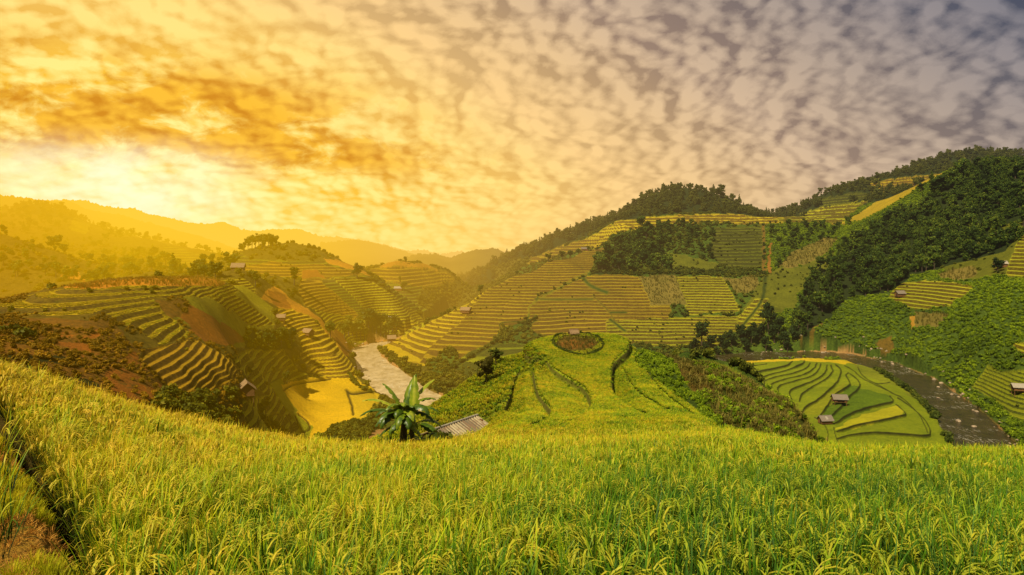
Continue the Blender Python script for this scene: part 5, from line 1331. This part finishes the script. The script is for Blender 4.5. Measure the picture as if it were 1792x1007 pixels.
hut(find(685,599,330,460), 3.8, 4.6, 2.0, math.radians(20), 'thatched hut on the yellow fields at the river bend', M_thatch, .5, 1.6, .5)
hut(find(539,588,230,330), 3.0, 4.2, 1.6, math.radians(-30), 'thatched hut on top of the yellow terraces above the gully', M_thatch, .5, 1.2, .5)
hut(find(492,563,220,340), 2.6, 3.2, 1.4, math.radians(10), 'smallest brown hut beside the upper narrow yellow terraces', M_thatch, .4, 1.1, .4)
hut(find(697,510,500,700), 4.0, 6.0, 2.2, math.radians(0), 'white roofed hut beside a tree on the second hill', M_pale, .4, 1.2, .5)
hut(find(684,564,400,520), 4.0, 6.0, 2.0, math.radians(5), 'pale roofed hut at the foot of the terraces right of the thicket', M_pale, .4, 1.3, .5)
hut(find(417,482,330,520), 3.6, 5.6, 1.8, math.radians(8), 'low hazy farmhouse behind the left hilltop', M_thatch, .3, 1.6, .5)
0 and hut(find(12,498,350,450), 4.4, 8.5, 2.4, math.radians(10), 'hazy farmhouse at the left edge in the valley', M_thatch, .3, 1.6, .5)
hut(find(1024,431,520,600), 3.2, 6.0, 1.8, math.radians(-8), 'tiny low shelter on the skyline of the central terraces', M_gthatch, .3, .9, .4)
# corrugated roof beside the banana plant
def shed():
    root = empty('shed', (-4.95, 59.6, -16.62), math.radians(54.5)); tag(root, 'shed with a corrugated metal roof half hidden by rice and banana leaves', 'shed')
    L2 = 3.0; W = 1.9; rise = .85; n = 144
    def slope(sy, nm):
        V = []; Q = []
        for i in range(n+1):
            x = -L2+2*L2*i/n; c = .075*math.sin(i*math.pi/4)
            for (y, z) in ((0, rise), (sy*W*.5, rise*.5), (sy*W, 0)): V.append((x, y, z+c))
        for i in range(n):
            for k in range(2): Q.append((i*3+k, i*3+k+1, i*3+k+4, i*3+k+3))
        obj('roof', mesh_np('roof', V, [np.array(Q)], M_tin, smooth=False), root)
    slope(-1, 'a'); slope(1, 'b')
    mb = MB(); mb.tube([(-L2-.05, 0, rise+.05), (L2+.05, 0, rise+.05)], [.09, .09], 8); obj('ridge_cap', mb.mesh('ridge_cap', M_pale), root)
    mb = MB()
    for sy in (-1, 1): mb.box((0, sy*(W-.35), -1.2), (2*L2-.5, .1, 2.6))
    for sx in (-1, 1):
        mb.box((sx*(L2-.3), 0, -1.2), (.1, 2*W-.8, 2.6)); mb.box((sx*(L2-.3), 0, .3), (.1, W*.9, .7))
    obj('wall', mb.mesh('wall', M_wood), root)
shed()
# ------------------------------------------------------------------ round bed on the knoll: hedge ring and bare earth
rb = []
c0 = find(1011, 603, 90, 108)
for i in range(64):
    a = 2*math.pi*i/64; rb.append(c0+np.array([3.75*math.cos(a), 7.4*math.sin(a)*1.0, 0]))
rb = np.array([[q[0], q[1], float(H(q[0]/q[1]*F+U0, q[1]))] for q in rb]); n = len(rb)
gn_scatter('hedge_ring', rb, RU(n, 0, 6.28, 1), RU(n, .45, .85, 2), RI(n, 4, 3), P_bush('ring', M_tree, 950), label='ring of low hedge plants around the round bed on the knoll', cat='hedge')
rb = []
for i in range(240):
    a = random.random()*6.28; q = math.sqrt(random.random())*.92; x = c0[0]+3.6*q*math.cos(a); y = c0[1]+7.0*q*math.sin(a); rb.append((x, y, float(H(x/y*F+U0, y))))
n = len(rb)
gn_scatter('flower_bed', rb, RU(n, 0, 6.28, 1), RU(n, .35, .6, 2), RI(n, 3, 3), protos('bed', [stalk(560+i) for i in range(3)]), label='orange flowering plants inside the round bed on the knoll', cat='flowers')
hut(find(1004,588,104,112)-np.array([0,0,.1]), .9, 1.3, .5, .3, 'tiny red brown shelter on the far rim of the knoll', M_thatch, .1, .4, .15)

# ------------------------------------------------------------------ boulders
def rock_mat():
    m, t, out = new_mat('river_rock'); n = t.noise(pos(t), 1.5, 6, .7)
    t.link(principled(t, t.mix(t.maprange(n, .35, .65), (.22,.16,.10,1), (.50,.38,.24,1)), .8, bump(t, n, .7, .2)), out); return m
M_rock = rock_mat()
def rock_mesh(sd):
    import bmesh
    r = random.Random(sd); bm = bmesh.new(); bmesh.ops.create_icosphere(bm, subdivisions=2, radius=1)
    sx, sy, sz = r.uniform(.8, 1.3), r.uniform(.7, 1.1), r.uniform(.45, .75)
    cuts = [Vector((r.gauss(0,1), r.gauss(0,1), r.gauss(0,1))).normalized() for _ in range(7)]
    for v in bm.verts:
        for c in cuts:
            k = v.co.dot(c)
            if k > .72: v.co -= c*(k-.72)*.85
        v.co *= 1+r.uniform(-.04, .04); v.co.x *= sx; v.co.y *= sy; v.co.z *= sz
    me = bpy.data.meshes.new('boulder'); bm.to_mesh(me); bm.free(); me.materials.append(M_rock); return me
RK = [rock_mesh(i) for i in range(6)]
rr = random.Random(5)
def boulders(rail, n, t0, t1, side, label, group, smin=.35, smax=1.3):
    w = np.array([((u-U0)/F*(F*-WATER/(v-V0)), F*-WATER/(v-V0)) for u, v in rail]); s = np.r_[0, np.cumsum(np.hypot(*np.diff(w, axis=0).T))]/1.0
    for i in range(n):
        q = s[-1]*(t0+(t1-t0)*rr.random()); x = np.interp(q, s, w[:,0])+rr.gauss(0, 2.2)+side; y = np.interp(q, s, w[:,1])+rr.gauss(0, 2.2)
        z = max(float(H(x/y*F+U0, y)), WATER-.1); o = obj('boulder', RK[rr.randrange(6)]); k = rr.uniform(smin, smax)*(.6+.4*rr.random())
        o.location = (x, y, z+.15*k); o.rotation_euler = (rr.uniform(-.3, .3), rr.uniform(-.3, .3), rr.uniform(0, 6.28)); o.scale = (k, k, k)
        tag(o, label, 'boulder', group)
boulders(RIV_R, 70, .60, .93, 1.5, 'pale boulder on the far bank of the right river', 'boulders along the far bank')
boulders(RIV_L, 22, .03, .22, 0, 'pale boulder beside the silty left river', 'boulders beside the left river')
for i, (u, v, k, lab) in enumerate([(1642,697,.6,'round pale boulder standing in the middle of the right river'),(1677,738,1.0,'largest boulder breaking the water of the right river'),(1705,747,.7,'dark boulder in the rapids nearest the right bank')]):
    d = F*-WATER/(v-V0); o = obj('boulder', RK[i]); o.location = ((u-U0)/F*d, d, WATER+.1); o.scale = (k, k, k); tag(o, lab, 'boulder')
